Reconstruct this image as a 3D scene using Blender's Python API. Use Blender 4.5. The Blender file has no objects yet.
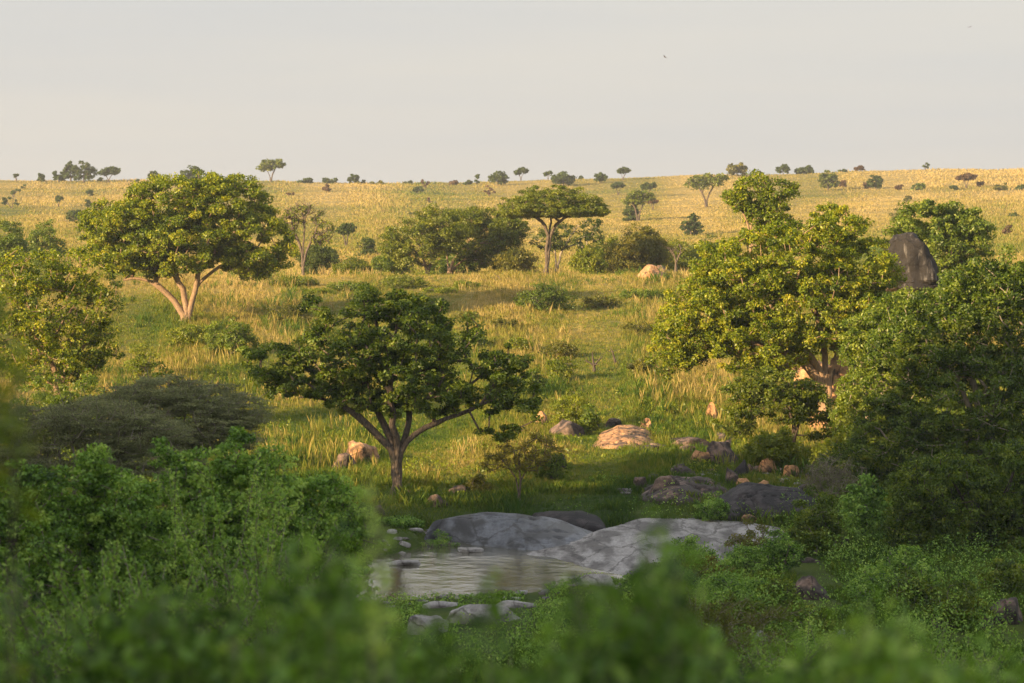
import bpy, math, numpy as np
from mathutils import Vector

# ------------------------------------------------------------------ camera, light, exposure
SC = bpy.context.scene
COL = SC.collection
W, H = 1024, 683
LENS = 100.0
F = LENS / 36.0 * W
PITCH = math.radians(-1.04)           # camera looks slightly down

cam_d = bpy.data.cameras.new('camera')
cam_d.lens = LENS
cam_d.sensor_width = 36
cam_d.clip_start = 0.1
cam_d.clip_end = 20000
cam_d.dof.use_dof = True
cam_d.dof.focus_distance = 150
cam_d.dof.aperture_fstop = 2.6
cam = bpy.data.objects.new('camera', cam_d)
cam.rotation_euler = (math.radians(90) + PITCH, 0, 0)
COL.objects.link(cam)
SC.camera = cam

SUN_EL = math.radians(14)
SUN_BACK = math.radians(38)           # sun stands to the left and this far behind the camera
sun_dir = Vector((-math.cos(SUN_BACK) * math.cos(SUN_EL), -math.sin(SUN_BACK) * math.cos(SUN_EL), math.sin(SUN_EL)))
sd = bpy.data.lights.new('sun', 'SUN')
sd.energy = 5.0
sd.angle = math.radians(0.6)
sd.color = (1.0, 0.71, 0.38)
sun = bpy.data.objects.new('sun', sd)
sun.rotation_euler = sun_dir.to_track_quat('Z', 'Y').to_euler()
COL.objects.link(sun)

wd = bpy.data.worlds.new('World')
SC.world = wd
wd.use_nodes = True
nt = wd.node_tree
nt.nodes.clear()
out = nt.nodes.new('ShaderNodeOutputWorld')
bg = nt.nodes.new('ShaderNodeBackground')
bg.inputs['Strength'].default_value = 0.050
sky = nt.nodes.new('ShaderNodeTexSky')
sky.sky_type = 'NISHITA'
sky.sun_disc = False
sky.sun_elevation = SUN_EL
sky.sun_rotation = math.atan2(sun_dir.x, sun_dir.y)
sky.dust_density = 3.0
# a thin, even veil of high cloud over the sky
tc = nt.nodes.new('ShaderNodeTexCoord')
mp = nt.nodes.new('ShaderNodeMapping')
mp.inputs['Scale'].default_value = (1.5, 1.5, 22.0)
mp.inputs['Rotation'].default_value = (0.0, math.radians(2.5), 0.0)
ns = nt.nodes.new('ShaderNodeTexNoise')
ns.inputs['Scale'].default_value = 2.2
ns.inputs['Detail'].default_value = 4
rmp = nt.nodes.new('ShaderNodeValToRGB')
rmp.color_ramp.elements[0].position = 0.35
rmp.color_ramp.elements[0].color = (6.35, 6.3, 6.2, 1)
rmp.color_ramp.elements[1].position = 0.68
rmp.color_ramp.elements[1].color = (7.0, 6.7, 6.2, 1)
mix = nt.nodes.new('ShaderNodeMix')
mix.data_type = 'RGBA'
sx = nt.nodes.new('ShaderNodeSeparateXYZ')
mr = nt.nodes.new('ShaderNodeMapRange')
mr.inputs['From Min'].default_value = 0.12
mr.inputs['From Max'].default_value = 0.6
mr.inputs['To Min'].default_value = 0.87
mr.inputs['To Max'].default_value = 0.45
nt.links.new(tc.outputs['Generated'], sx.inputs[0])
nt.links.new(sx.outputs['Z'], mr.inputs['Value'])
nt.links.new(mr.outputs[0], mix.inputs[0])
nt.links.new(tc.outputs['Generated'], mp.inputs['Vector'])
nt.links.new(mp.outputs[0], ns.inputs['Vector'])
nt.links.new(ns.outputs['Fac'], rmp.inputs['Fac'])
nt.links.new(sky.outputs[0], mix.inputs[6])
nt.links.new(rmp.outputs['Color'], mix.inputs[7])
# sky brightness raised with elevation, added above the view to lift the shade
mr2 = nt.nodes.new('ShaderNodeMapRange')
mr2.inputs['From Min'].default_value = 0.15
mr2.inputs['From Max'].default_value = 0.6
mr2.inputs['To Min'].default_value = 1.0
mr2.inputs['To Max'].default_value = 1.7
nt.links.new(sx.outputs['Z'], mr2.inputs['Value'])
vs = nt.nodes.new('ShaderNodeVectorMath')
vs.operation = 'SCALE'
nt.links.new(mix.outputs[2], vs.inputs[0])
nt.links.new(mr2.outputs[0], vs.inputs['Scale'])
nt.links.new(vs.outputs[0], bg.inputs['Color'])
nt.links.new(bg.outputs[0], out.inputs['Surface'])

SC.view_settings.view_transform = 'Standard'
SC.view_settings.look = 'None'
SC.view_settings.exposure = 1.22
SC.view_settings.gamma = 1.0
SC.view_settings.use_curve_mapping = False
SC.render.engine = 'CYCLES'
cy = SC.cycles
cy.max_bounces = 5
cy.diffuse_bounces = 3
cy.glossy_bounces = 2
cy.transmission_bounces = 3
cy.volume_bounces = 0
cy.caustics_reflective = False
cy.caustics_refractive = False
cy.use_adaptive_sampling = True
cy.adaptive_threshold = 0.02
cy.use_denoising = True
cy.sample_clamp_indirect = 6

# ------------------------------------------------------------------ numbers
def hash01(ix, iy, iz, seed):
    n = (ix.astype(np.int64) * 374761393 + iy.astype(np.int64) * 668265263 + iz.astype(np.int64) * 2147483647 + seed * 974634777) & 0xffffffff
    n = ((n ^ (n >> 13)) * 1274126177) & 0xffffffff
    n = ((n ^ (n >> 16)) * 2246822519) & 0xffffffff
    n = n ^ (n >> 15)
    return (n & 0xffffff) / float(0xffffff)

def noise(x, y, z=0.0, seed=0):
    x, y, z = np.broadcast_arrays(np.asarray(x, float), np.asarray(y, float), np.asarray(z, float))
    ix, iy, iz = np.floor(x), np.floor(y), np.floor(z)
    fx, fy, fz = x - ix, y - iy, z - iz
    fx, fy, fz = [f * f * (3 - 2 * f) for f in (fx, fy, fz)]
    r = 0
    for a in (0, 1):
        for b in (0, 1):
            for c in (0, 1):
                w = (fx if a else 1 - fx) * (fy if b else 1 - fy) * (fz if c else 1 - fz)
                r = r + w * hash01(ix + a, iy + b, iz + c, seed)
    return r * 2 - 1

def fbm(x, y, z=0.0, seed=0, octaves=4, gain=0.5):
    r, a, s = 0, 1.0, 1.0
    for k in range(octaves):
        r = r + a * noise(np.asarray(x) * s, np.asarray(y) * s, np.asarray(z) * s, seed + k * 17)
        a *= gain
        s *= 2.03
    return r

def sstep(a, b, x):
    t = np.clip((np.asarray(x, float) - a) / (b - a), 0, 1)
    return t * t * (3 - 2 * t)

_cp, _sp = math.cos(PITCH), math.sin(PITCH)
def P(px, row, Y):
    """World point seen at a pixel at the distance Y."""
    u = (px - W / 2) / F
    v = (H / 2 - row) / F
    dy = _cp - v * _sp
    dz = _sp + v * _cp
    return np.array([u * Y / dy, Y, dz * Y / dy])

def PX(X, Y, Z):
    d = Y * _cp + Z * _sp
    return W / 2 + F * X / d, H / 2 - F * (-Y * _sp + Z * _cp) / d

# ------------------------------------------------------------------ terrain
KY = np.array([-400, -120, -40, 0, 8, 20, 40, 60, 75, 86, 112, 118, 124, 135, 150, 175, 200, 230, 255, 275, 300, 330, 420, 600, 750, 900, 1200, 1800, 4000, 9000], float)
KZ = np.array([4, 2, 0, -2.0, -2.7, -4.4, -7.1, -8.9, -9.65, -9.75, -9.6, -9.35, -8.95, -8.4, -7.75, -6.0, -3.7, -0.9, 1.05, 1.35, 0.9, 1.7, 6.4, 15.4, 24.0, 34.6, 33.0, 25.0, 0.0, -60.0], float)
# a smooth curve through the profile
_yy = np.concatenate([np.linspace(-400, 1200, 1601), np.linspace(1210, 9000, 780)])
_zz = np.interp(_yy, KY, KZ)
_k = np.hanning(17); _k /= _k.sum()
_zs = np.convolve(np.pad(_zz[:1601], 8, 'edge'), _k, 'valid')
_zz[:1601] = _zs
CH = np.array([[3.0, 114], [0.5, 110.5], [-1.2, 103], [-4.0, 95.5], [-12, 90], [-30, 86], [-70, 78], [-160, 60]], float)
CW = np.array([2.0, 3.4, 5.0, 5.6, 4.6, 3.5, 4, 4], float)

def channel(X, Y):
    """How far inside the river's bed (1 in the middle, 0 at the bank, negative outside)."""
    best = np.full(np.shape(X), -9.0)
    for i in range(len(CH) - 1):
        a, b = CH[i], CH[i + 1]
        d = b - a
        t = np.clip(((X - a[0]) * d[0] + (Y - a[1]) * d[1]) / (d @ d), 0, 1)
        dist = np.hypot(X - a[0] - t * d[0], Y - a[1] - t * d[1])
        w = CW[i] * (1 - t) + CW[i + 1] * t
        best = np.maximum(best, 1 - dist / w)
    return best

def ground(X, Y):
    X, Y = np.broadcast_arrays(np.asarray(X, float), np.asarray(Y, float))
    z = np.interp(Y, _yy, _zz)
    # far hillside: crest a little higher towards the right
    u = X / np.maximum(Y, 50) * F + W / 2
    cf = np.interp(u, [-600, 0, 250, 450, 620, 820, 1024, 1600], [1.0, 0.985, 0.97, 0.955, 1.0, 1.075, 1.13, 1.16])
    z = z * (1 + (cf - 1) * sstep(420, 850, Y))
    z = z + fbm(X / 90, Y / 90, seed=3, octaves=3) * 1.0 * sstep(300, 420, Y)
    z = z + fbm(X / 14, Y / 14, seed=5, octaves=4) * 0.22 * sstep(118, 150, Y)
    z = z + fbm(X / 5, Y / 5, seed=8, octaves=3) * 0.12 * (1 - sstep(110, 140, Y)) * sstep(30, 60, Y)
    # the right bank rises towards the boulders
    z = z + 2.2 * sstep(0.115, 0.19, X / np.maximum(Y, 40)) * sstep(120, 165, Y) * (1 - sstep(230, 270, Y))
    # the left bank above the pool
    z = z + 0.25 * sstep(-1, -7, X) * sstep(108, 114, Y) * (1 - sstep(125, 140, Y))
    # unseen ridge added on the left, its height profile shaped to shade the valley floor
    rid = np.interp(Y, [-380, -250, 17, 24, 29, 44, 52, 62], [0, 47, 47, 34, 30.5, 30, 14, 0]) * np.exp(-((X + 118) / 34.0) ** 2)
    z = z + rid * sstep(-22, -60, X)
    # bedrock shelf beside the pool
    up = X / np.maximum(Y, 50) * F + W / 2
    z = z - 0.75 * sstep(500, 520, up) * (1 - sstep(775, 800, up)) * sstep(0, 2.5, Y - np.interp(up, [505, 545, 640, 720, 800], [109, 100, 94, 96, 108])) * (1 - sstep(115, 118, Y))
    z = z - 0.75 * sstep(415, 430, up) * (1 - sstep(640, 655, up)) * sstep(108, 111, Y) * (1 - sstep(115.5, 118.5, Y))
    c = channel(X, Y)
    z = z - 0.9 * sstep(-0.22, 0.30, c) * np.where(z < -6, 1, 0)
    return z

def Yof(px, row, y0, y1):
    """Distance at which the ground shows in that row."""
    ys = np.linspace(y0, y1, 400)
    xs = np.array([P(px, row, y)[0] for y in ys])
    rows = PX(xs, ys, ground(xs, ys))[1]
    return float(ys[np.argmin(np.abs(rows - row))])

# ------------------------------------------------------------------ mesh helpers
def mesh_np(name, verts, faces, tint=None, mat=None, smooth=False, mats=None, midx=None):
    """faces: list of (F x n) arrays of corners."""
    me = bpy.data.meshes.new(name)
    verts = np.asarray(verts, np.float32)
    fl = [np.asarray(f, np.int32) for f in faces if len(f)]
    me.vertices.add(len(verts))
    me.vertices.foreach_set('co', verts.ravel())
    tot = np.concatenate([np.full(len(f), f.shape[1], np.int32) for f in fl])
    idx = np.concatenate([f.ravel() for f in fl])
    start = np.concatenate([[0], np.cumsum(tot)[:-1]]).astype(np.int32)
    me.loops.add(len(idx))
    me.loops.foreach_set('vertex_index', idx)
    me.polygons.add(len(tot))
    me.polygons.foreach_set('loop_start', start)
    me.polygons.foreach_set('loop_total', tot)
    if smooth:
        me.polygons.foreach_set('use_smooth', np.ones(len(tot), bool))
    me.update(calc_edges=True)
    if tint is not None:
        dom = 'FACE' if len(tint) == len(tot) else 'POINT'
        a = me.attributes.new('tint', 'FLOAT', dom)
        a.data.foreach_set('value', np.asarray(tint, np.float32))
    if mat:
        me.materials.append(mat)
    return me

def link(name, me, parent=None, loc=(0, 0, 0)):
    o = bpy.data.objects.new(name, me)
    o.location = loc
    COL.objects.link(o)
    if parent:
        o.parent = parent
    return o

def tag(o, label=None, cat=None, group=None, kind=None):
    if label: o['label'] = label
    if cat: o['category'] = cat
    if group: o['group'] = group
    if kind: o['kind'] = kind
    return o

def empty(name, loc, label, cat, group=None):
    o = bpy.data.objects.new(name, None)
    o.empty_display_size = 0.3
    o.location = [float(v) for v in loc]
    COL.objects.link(o)
    return tag(o, label, cat, group)

# ------------------------------------------------------------------ materials
def new_mat(name):
    m = bpy.data.materials.new(name)
    m.use_nodes = True
    m.node_tree.nodes.clear()
    return m, m.node_tree

def ramp(nt, stops, fac=None):
    r = nt.nodes.new('ShaderNodeValToRGB')
    e = r.color_ramp.elements
    while len(e) < len(stops): e.new(0.5)
    for el, (p, c) in zip(e, stops):
        el.position = p
        el.color = (*c, 1)
    if fac is not None: nt.links.new(fac, r.inputs['Fac'])
    return r.outputs['Color']

def leaf_mat(name, stops, transl=0.35, gloss=0.022, rough=0.45):
    m, nt = new_mat(name)
    N, L = nt.nodes, nt.links
    at_ = N.new('ShaderNodeAttribute'); at_.attribute_name = 'tint'
    c = ramp(nt, stops, at_.outputs['Fac'])
    d = N.new('ShaderNodeBsdfDiffuse'); L.new(c, d.inputs['Color'])
    hs = N.new('ShaderNodeHueSaturation'); hs.inputs['Hue'].default_value = 0.485
    hs.inputs['Saturation'].default_value = 1.1; hs.inputs['Value'].default_value = 1.35
    L.new(c, hs.inputs['Color'])
    t = N.new('ShaderNodeBsdfTranslucent'); L.new(hs.outputs[0], t.inputs['Color'])
    mx = N.new('ShaderNodeMixShader'); mx.inputs[0].default_value = transl
    L.new(d.outputs[0], mx.inputs[1]); L.new(t.outputs[0], mx.inputs[2])
    last = mx.outputs[0]
    if gloss > 0:
        g = N.new('ShaderNodeBsdfGlossy'); g.inputs['Roughness'].default_value = rough
        g.inputs['Color'].default_value = (1, 1, 1, 1)
        m2 = N.new('ShaderNodeMixShader'); m2.inputs[0].default_value = gloss
        L.new(last, m2.inputs[1]); L.new(g.outputs[0], m2.inputs[2])
        last = m2.outputs[0]
    o = N.new('ShaderNodeOutputMaterial'); L.new(last, o.inputs['Surface'])
    return m

def bark_mat(name, c0, c1, scale=6.0):
    m, nt = new_mat(name)
    N, L = nt.nodes, nt.links
    g = N.new('ShaderNodeTexCoord')
    mp = N.new('ShaderNodeMapping'); mp.inputs['Scale'].default_value = (3.0, 3.0, 0.7)
    L.new(g.outputs['Object'], mp.inputs['Vector'])
    n = N.new('ShaderNodeTexNoise'); n.inputs['Scale'].default_value = scale; n.inputs['Detail'].default_value = 6
    L.new(mp.outputs[0], n.inputs['Vector'])
    c = ramp(nt, [(0.35, c0), (0.65, c1)], n.outputs['Fac'])
    b = N.new('ShaderNodeBsdfPrincipled'); b.inputs['Roughness'].default_value = 0.9
    L.new(c, b.inputs['Base Color'])
    bp = N.new('ShaderNodeBump'); bp.inputs['Strength'].default_value = 0.45; bp.inputs['Distance'].default_value = 0.08
    L.new(n.outputs['Fac'], bp.inputs['Height']); L.new(bp.outputs[0], b.inputs['Normal'])
    o = N.new('ShaderNodeOutputMaterial'); L.new(b.outputs[0], o.inputs['Surface'])
    return m

def rock_mat(name, pale, mid, dark, lichen=0.4, scale=1.0, streak=False, rough=0.85, bump=0.12, stretch=(1, 1, 1)):
    """Granite: mottled base, darker weathered skin on the upper faces, cracks."""
    m, nt = new_mat(name)
    N, L = nt.nodes, nt.links
    g = N.new('ShaderNodeTexCoord')
    ms = N.new('ShaderNodeMapping'); ms.inputs['Scale'].default_value = stretch
    L.new(g.outputs['Object'], ms.inputs['Vector'])
    vec = ms.outputs[0]
    n1 = N.new('ShaderNodeTexNoise'); n1.inputs['Scale'].default_value = 2.2 * scale; n1.inputs['Detail'].default_value = 7; n1.inputs['Roughness'].default_value = 0.65
    L.new(vec, n1.inputs['Vector'])
    n2 = N.new('ShaderNodeTexNoise'); n2.inputs['Scale'].default_value = 1.3 * scale; n2.inputs['Detail'].default_value = 5
    if streak:
        mp = N.new('ShaderNodeMapping'); mp.inputs['Scale'].default_value = (2.6, 2.6, 0.55)
        L.new(vec, mp.inputs['Vector']); L.new(mp.outputs[0], n2.inputs['Vector'])
    else:
        L.new(vec, n2.inputs['Vector'])
    c1 = ramp(nt, [(0.36, mid), (0.64, pale)], n1.outputs['Fac'])
    lo = 0.62 - lichen * 0.25
    f2 = ramp(nt, [(lo - 0.05, (0, 0, 0)), (lo + 0.07, (1, 1, 1))], n2.outputs['Fac'])
    mx = N.new('ShaderNodeMix'); mx.data_type = 'RGBA'
    L.new(f2, mx.inputs[0]); L.new(c1, mx.inputs[6]); mx.inputs[7].default_value = (*dark, 1)
    n3 = N.new('ShaderNodeTexNoise'); n3.inputs['Scale'].default_value = 14 * scale; n3.inputs['Detail'].default_value = 4
    L.new(vec, n3.inputs['Vector'])
    m3 = N.new('ShaderNodeMix'); m3.data_type = 'RGBA'; m3.blend_type = 'MULTIPLY'; m3.inputs[0].default_value = 0.6
    L.new(mx.outputs[2], m3.inputs[6])
    L.new(ramp(nt, [(0.3, (0.5, 0.5, 0.5)), (0.7, (1.35, 1.35, 1.35))], n3.outputs['Fac']), m3.inputs[7])
    vo = N.new('ShaderNodeTexVoronoi'); vo.feature = 'DISTANCE_TO_EDGE'; vo.inputs['Scale'].default_value = 0.75 * scale
    wv = N.new('ShaderNodeVectorMath'); wv.operation = 'MULTIPLY_ADD'
    L.new(n1.outputs['Color'], wv.inputs[0]); wv.inputs[1].default_value = (0.5, 0.5, 0.5); L.new(vec, wv.inputs[2])
    L.new(wv.outputs[0], vo.inputs['Vector'])
    m4 = N.new('ShaderNodeMix'); m4.data_type = 'RGBA'; m4.blend_type = 'MULTIPLY'; m4.inputs[0].default_value = 1.0
    L.new(m3.outputs[2], m4.inputs[6])
    L.new(ramp(nt, [(0.0, (0.25, 0.22, 0.2)), (0.035, (1, 1, 1))], vo.outputs['Distance']), m4.inputs[7])
    b = N.new('ShaderNodeBsdfPrincipled'); b.inputs['Roughness'].default_value = rough
    L.new(m4.outputs[2], b.inputs['Base Color'])
    bp = N.new('ShaderNodeBump'); bp.inputs['Strength'].default_value = 0.7; bp.inputs['Distance'].default_value = bump
    L.new(n1.outputs['Fac'], bp.inputs['Height']); L.new(bp.outputs[0], b.inputs['Normal'])
    o = N.new('ShaderNodeOutputMaterial'); L.new(b.outputs[0], o.inputs['Surface'])
    return m

M = {}
M['fig'] = leaf_mat('fig leaves', [(0.0, (0.045, 0.085, 0.006)), (0.45, (0.16, 0.22, 0.012)), (0.8, (0.32, 0.36, 0.018)), (1.0, (0.49, 0.45, 0.035))])
M['dark'] = leaf_mat('dark leaves', [(0.0, (0.020, 0.045, 0.006)), (0.5, (0.12, 0.19, 0.022)), (1.0, (0.26, 0.31, 0.04))])
M['green'] = leaf_mat('green leaves', [(0.0, (0.032, 0.065, 0.010)), (0.5, (0.125, 0.195, 0.020)), (1.0, (0.28, 0.33, 0.04))])
M['shade'] = leaf_mat('deep green leaves', [(0.0, (0.028, 0.070, 0.014)), (0.5, (0.18, 0.335, 0.050)), (1.0, (0.48, 0.64, 0.14))])
M['acacia'] = leaf_mat('acacia leaves', [(0.0, (0.050, 0.085, 0.010)), (0.5, (0.145, 0.19, 0.018)), (1.0, (0.26, 0.28, 0.03))])
M['thorn'] = leaf_mat('grey thorn leaves', [(0.0, (0.12, 0.125, 0.065)), (0.5, (0.21, 0.235, 0.115)), (1.0, (0.34, 0.36, 0.17))], gloss=0.0)
M['olive'] = leaf_mat('olive leaves', [(0.0, (0.065, 0.080, 0.012)), (0.5, (0.14, 0.155, 0.022)), (1.0, (0.27, 0.23, 0.035))])
M['yellow'] = leaf_mat('yellow green leaves', [(0.0, (0.09, 0.14, 0.010)), (0.5, (0.19, 0.24, 0.018)), (1.0, (0.34, 0.34, 0.035))])
M['blue'] = leaf_mat('grey green leaves', [(0.0, (0.050, 0.085, 0.025)), (0.5, (0.085, 0.125, 0.035)), (1.0, (0.13, 0.16, 0.05))], gloss=0.0)
M['rust'] = leaf_mat('rusty leaves', [(0.0, (0.10, 0.065, 0.035)), (0.5, (0.17, 0.11, 0.06)), (1.0, (0.25, 0.17, 0.08))], gloss=0.0)
M['grass'] = leaf_mat('grass blades', [(0.0, (0.050, 0.105, 0.022)), (0.25, (0.115, 0.175, 0.030)), (0.5, (0.215, 0.225, 0.042)), (0.75, (0.37, 0.30, 0.095)), (1.0, (0.51, 0.40, 0.165))], transl=0.35, gloss=0.0)
M['bark_fig'] = bark_mat('pale fig bark', (0.20, 0.13, 0.08), (0.40, 0.27, 0.17))
M['bark'] = bark_mat('grey bark', (0.055, 0.042, 0.032), (0.19, 0.145, 0.11))
M['bark_pale'] = bark_mat('bleached bark', (0.25, 0.20, 0.15), (0.42, 0.35, 0.27))
M['bark_dark'] = bark_mat('dark bark', (0.045, 0.035, 0.028), (0.12, 0.09, 0.07))
M['twig'] = bark_mat('grey twigs', (0.13, 0.11, 0.085), (0.27, 0.23, 0.18))
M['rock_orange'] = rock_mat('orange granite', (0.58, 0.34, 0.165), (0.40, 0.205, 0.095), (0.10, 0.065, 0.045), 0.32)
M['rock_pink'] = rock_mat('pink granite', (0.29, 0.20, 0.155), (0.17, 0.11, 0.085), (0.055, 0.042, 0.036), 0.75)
M['rock_pale'] = rock_mat('pale river granite', (0.33, 0.315, 0.31), (0.26, 0.245, 0.235), (0.085, 0.075, 0.070), 0.5, rough=0.6, bump=0.008, stretch=(0.8, 0.22, 1))
M['rock_grey'] = rock_mat('slate grey granite', (0.145, 0.155, 0.18), (0.085, 0.093, 0.11), (0.035, 0.035, 0.04), 0.5, rough=0.5, bump=0.008, stretch=(0.8, 0.22, 1))
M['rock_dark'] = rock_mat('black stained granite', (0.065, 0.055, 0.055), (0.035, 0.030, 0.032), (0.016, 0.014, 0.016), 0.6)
M['rock_streak'] = rock_mat('streaked granite', (0.19, 0.18, 0.175), (0.060, 0.054, 0.052), (0.022, 0.019, 0.019), 1.0, streak=True)

# ------------------------------------------------------------------ the ground
def gold(X, Y):
    """0 fresh green ... 1 dry straw, where the grass stands."""
    X = np.asarray(X, float); Y = np.asarray(Y, float)
    g = np.interp(Y, [60, 100, 125, 140, 160, 200, 260, 330, 450, 900], [0.10, 0.12, 0.20, 0.33, 0.46, 0.50, 0.60, 0.66, 0.72, 0.78])
    s = np.interp(Y, [100, 300, 900], [4.0, 9.0, 30.0])
    g = g + np.interp(Y, [200, 400], [0.28, 0.24]) * fbm(X / s, Y / (s * 1.2), seed=21, octaves=4) * np.interp(Y, [100, 140], [0.35, 1])
    # green seams across the far slope
    g = g - 0.15 * sstep(0.15, 0.6, fbm(X / 120, Y / 24, seed=31, octaves=3)) * sstep(300, 420, Y)
    return np.clip(g, 0.0, 1.0)

def grid_axis(parts):
    return np.unique(np.concatenate([np.arange(a, b, s) for a, b, s in parts]))

ys = grid_axis([(-400, -40, 12), (-40, 60, 2), (60, 140, 0.4), (140, 300, 0.8), (300, 960, 3), (960, 2000, 20), (2000, 9001, 200)])
xs = grid_axis([(-3000, -400, 100), (-400, -140, 8), (-140, -40, 2.5), (-40, 45, 0.45), (45, 160, 3), (160, 400, 10), (400, 3001, 100)])
GX, GY = np.meshgrid(xs, ys)
GZ = ground(GX, GY)
nx, ny = len(xs), len(ys)
V = np.stack([GX.ravel(), GY.ravel(), GZ.ravel()], 1)
ii = (np.arange(ny - 1)[:, None] * nx + np.arange(nx - 1)[None, :]).ravel()
FC = np.stack([ii, ii + 1, ii + 1 + nx, ii + nx], 1)

def ground_mat():
    m, nt = new_mat('savanna ground')
    N, L = nt.nodes, nt.links
    at_ = N.new('ShaderNodeAttribute'); at_.attribute_name = 'tint'
    g = N.new('ShaderNodeTexCoord')
    n = N.new('ShaderNodeTexNoise'); n.inputs['Scale'].default_value = 0.6; n.inputs['Detail'].default_value = 8; n.inputs['Roughness'].default_value = 0.7
    L.new(g.outputs['Object'], n.inputs['Vector'])
    ad = N.new('ShaderNodeMath'); ad.operation = 'MULTIPLY_ADD'
    L.new(n.outputs['Fac'], ad.inputs[0]); ad.inputs[1].default_value = 0.5
    sb = N.new('ShaderNodeMath'); sb.operation = 'SUBTRACT'; sb.inputs[1].default_value = 0.25
    L.new(at_.outputs['Fac'], sb.inputs[0]); L.new(sb.outputs[0], ad.inputs[2])
    c = ramp(nt, [(0.0, (0.040, 0.070, 0.016)), (0.3, (0.10, 0.13, 0.024)), (0.55, (0.18, 0.17, 0.040)), (0.8, (0.32, 0.25, 0.075)), (1.0, (0.40, 0.30, 0.11))], ad.outputs[0])
    b = N.new('ShaderNodeBsdfPrincipled'); b.inputs['Roughness'].default_value = 1.0
    b.inputs['Specular IOR Level'].default_value = 0.1
    L.new(c, b.inputs['Base Color'])
    bp = N.new('ShaderNodeBump'); bp.inputs['Strength'].default_value = 1.0; bp.inputs['Distance'].default_value = 0.4
    L.new(n.outputs['Fac'], bp.inputs['Height']); L.new(bp.outputs[0], b.inputs['Normal'])
    o = N.new('ShaderNodeOutputMaterial'); L.new(b.outputs[0], o.inputs['Surface'])
    return m

gm = mesh_np('ground', V, [FC], tint=gold(V[:, 0], V[:, 1]), mat=ground_mat(), smooth=True)
tag(link('ground', gm), kind='structure')

def water_mat():
    m, nt = new_mat('river water')
    N, L = nt.nodes, nt.links
    g = N.new('ShaderNodeTexCoord')
    mp = N.new('ShaderNodeMapping'); mp.inputs['Scale'].default_value = (0.55, 0.42, 1); mp.inputs['Rotation'].default_value = (0, 0, 0.5)
    L.new(g.outputs['Object'], mp.inputs['Vector'])
    n = N.new('ShaderNodeTexNoise'); n.inputs['Scale'].default_value = 1.6; n.inputs['Detail'].default_value = 6; n.inputs['Roughness'].default_value = 0.55
    L.new(mp.outputs[0], n.inputs['Vector'])
    bp = N.new('ShaderNodeBump'); bp.inputs['Strength'].default_value = 0.45; bp.inputs['Distance'].default_value = 0.08
    L.new(n.outputs['Fac'], bp.inputs['Height'])
    b = N.new('ShaderNodeBsdfPrincipled')
    b.inputs['Base Color'].default_value = (0.085, 0.080, 0.055, 1)
    b.inputs['Roughness'].default_value = 0.04
    b.inputs['IOR'].default_value = 1.33
    L.new(bp.outputs[0], b.inputs['Normal'])
    o = N.new('ShaderNodeOutputMaterial'); L.new(b.outputs[0], o.inputs['Surface'])
    return m

WZ = -10.0
wx = np.linspace(-90, 45, 70); wy = np.linspace(64, 134, 40)
AX, AY = np.meshgrid(wx, wy)
i2 = (np.arange(39)[:, None] * 70 + np.arange(69)[None, :]).ravel()
q = np.stack([i2, i2 + 1, i2 + 71, i2 + 70], 1)
cc = channel(AX, AY).ravel()
q = q[(cc[q].max(1) > -0.5)]
wm = mesh_np('water', np.stack([AX.ravel(), AY.ravel(), np.full(AX.size, WZ)], 1), [q], mat=water_mat(), smooth=True)
tag(link('water', wm), kind='structure')

# ------------------------------------------------------------------ rocks
def ico(sub):
    import bmesh
    bm = bmesh.new()
    bmesh.ops.create_icosphere(bm, subdivisions=sub, radius=1)
    v = np.array([x.co[:] for x in bm.verts]); f = np.array([[a.index for a in p.verts] for p in bm.faces])
    bm.free()
    return v, f
ICO = {4: ico(4), 5: ico(5)}

CLEAR = []
def clear_of_rocks(X, Y):
    k = np.ones(np.shape(X), bool)
    for x, y, r in CLEAR:
        k &= ~((np.abs(X - x) < r) & (Y < y + r) & (Y > y - r - 7))
    return k

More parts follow.
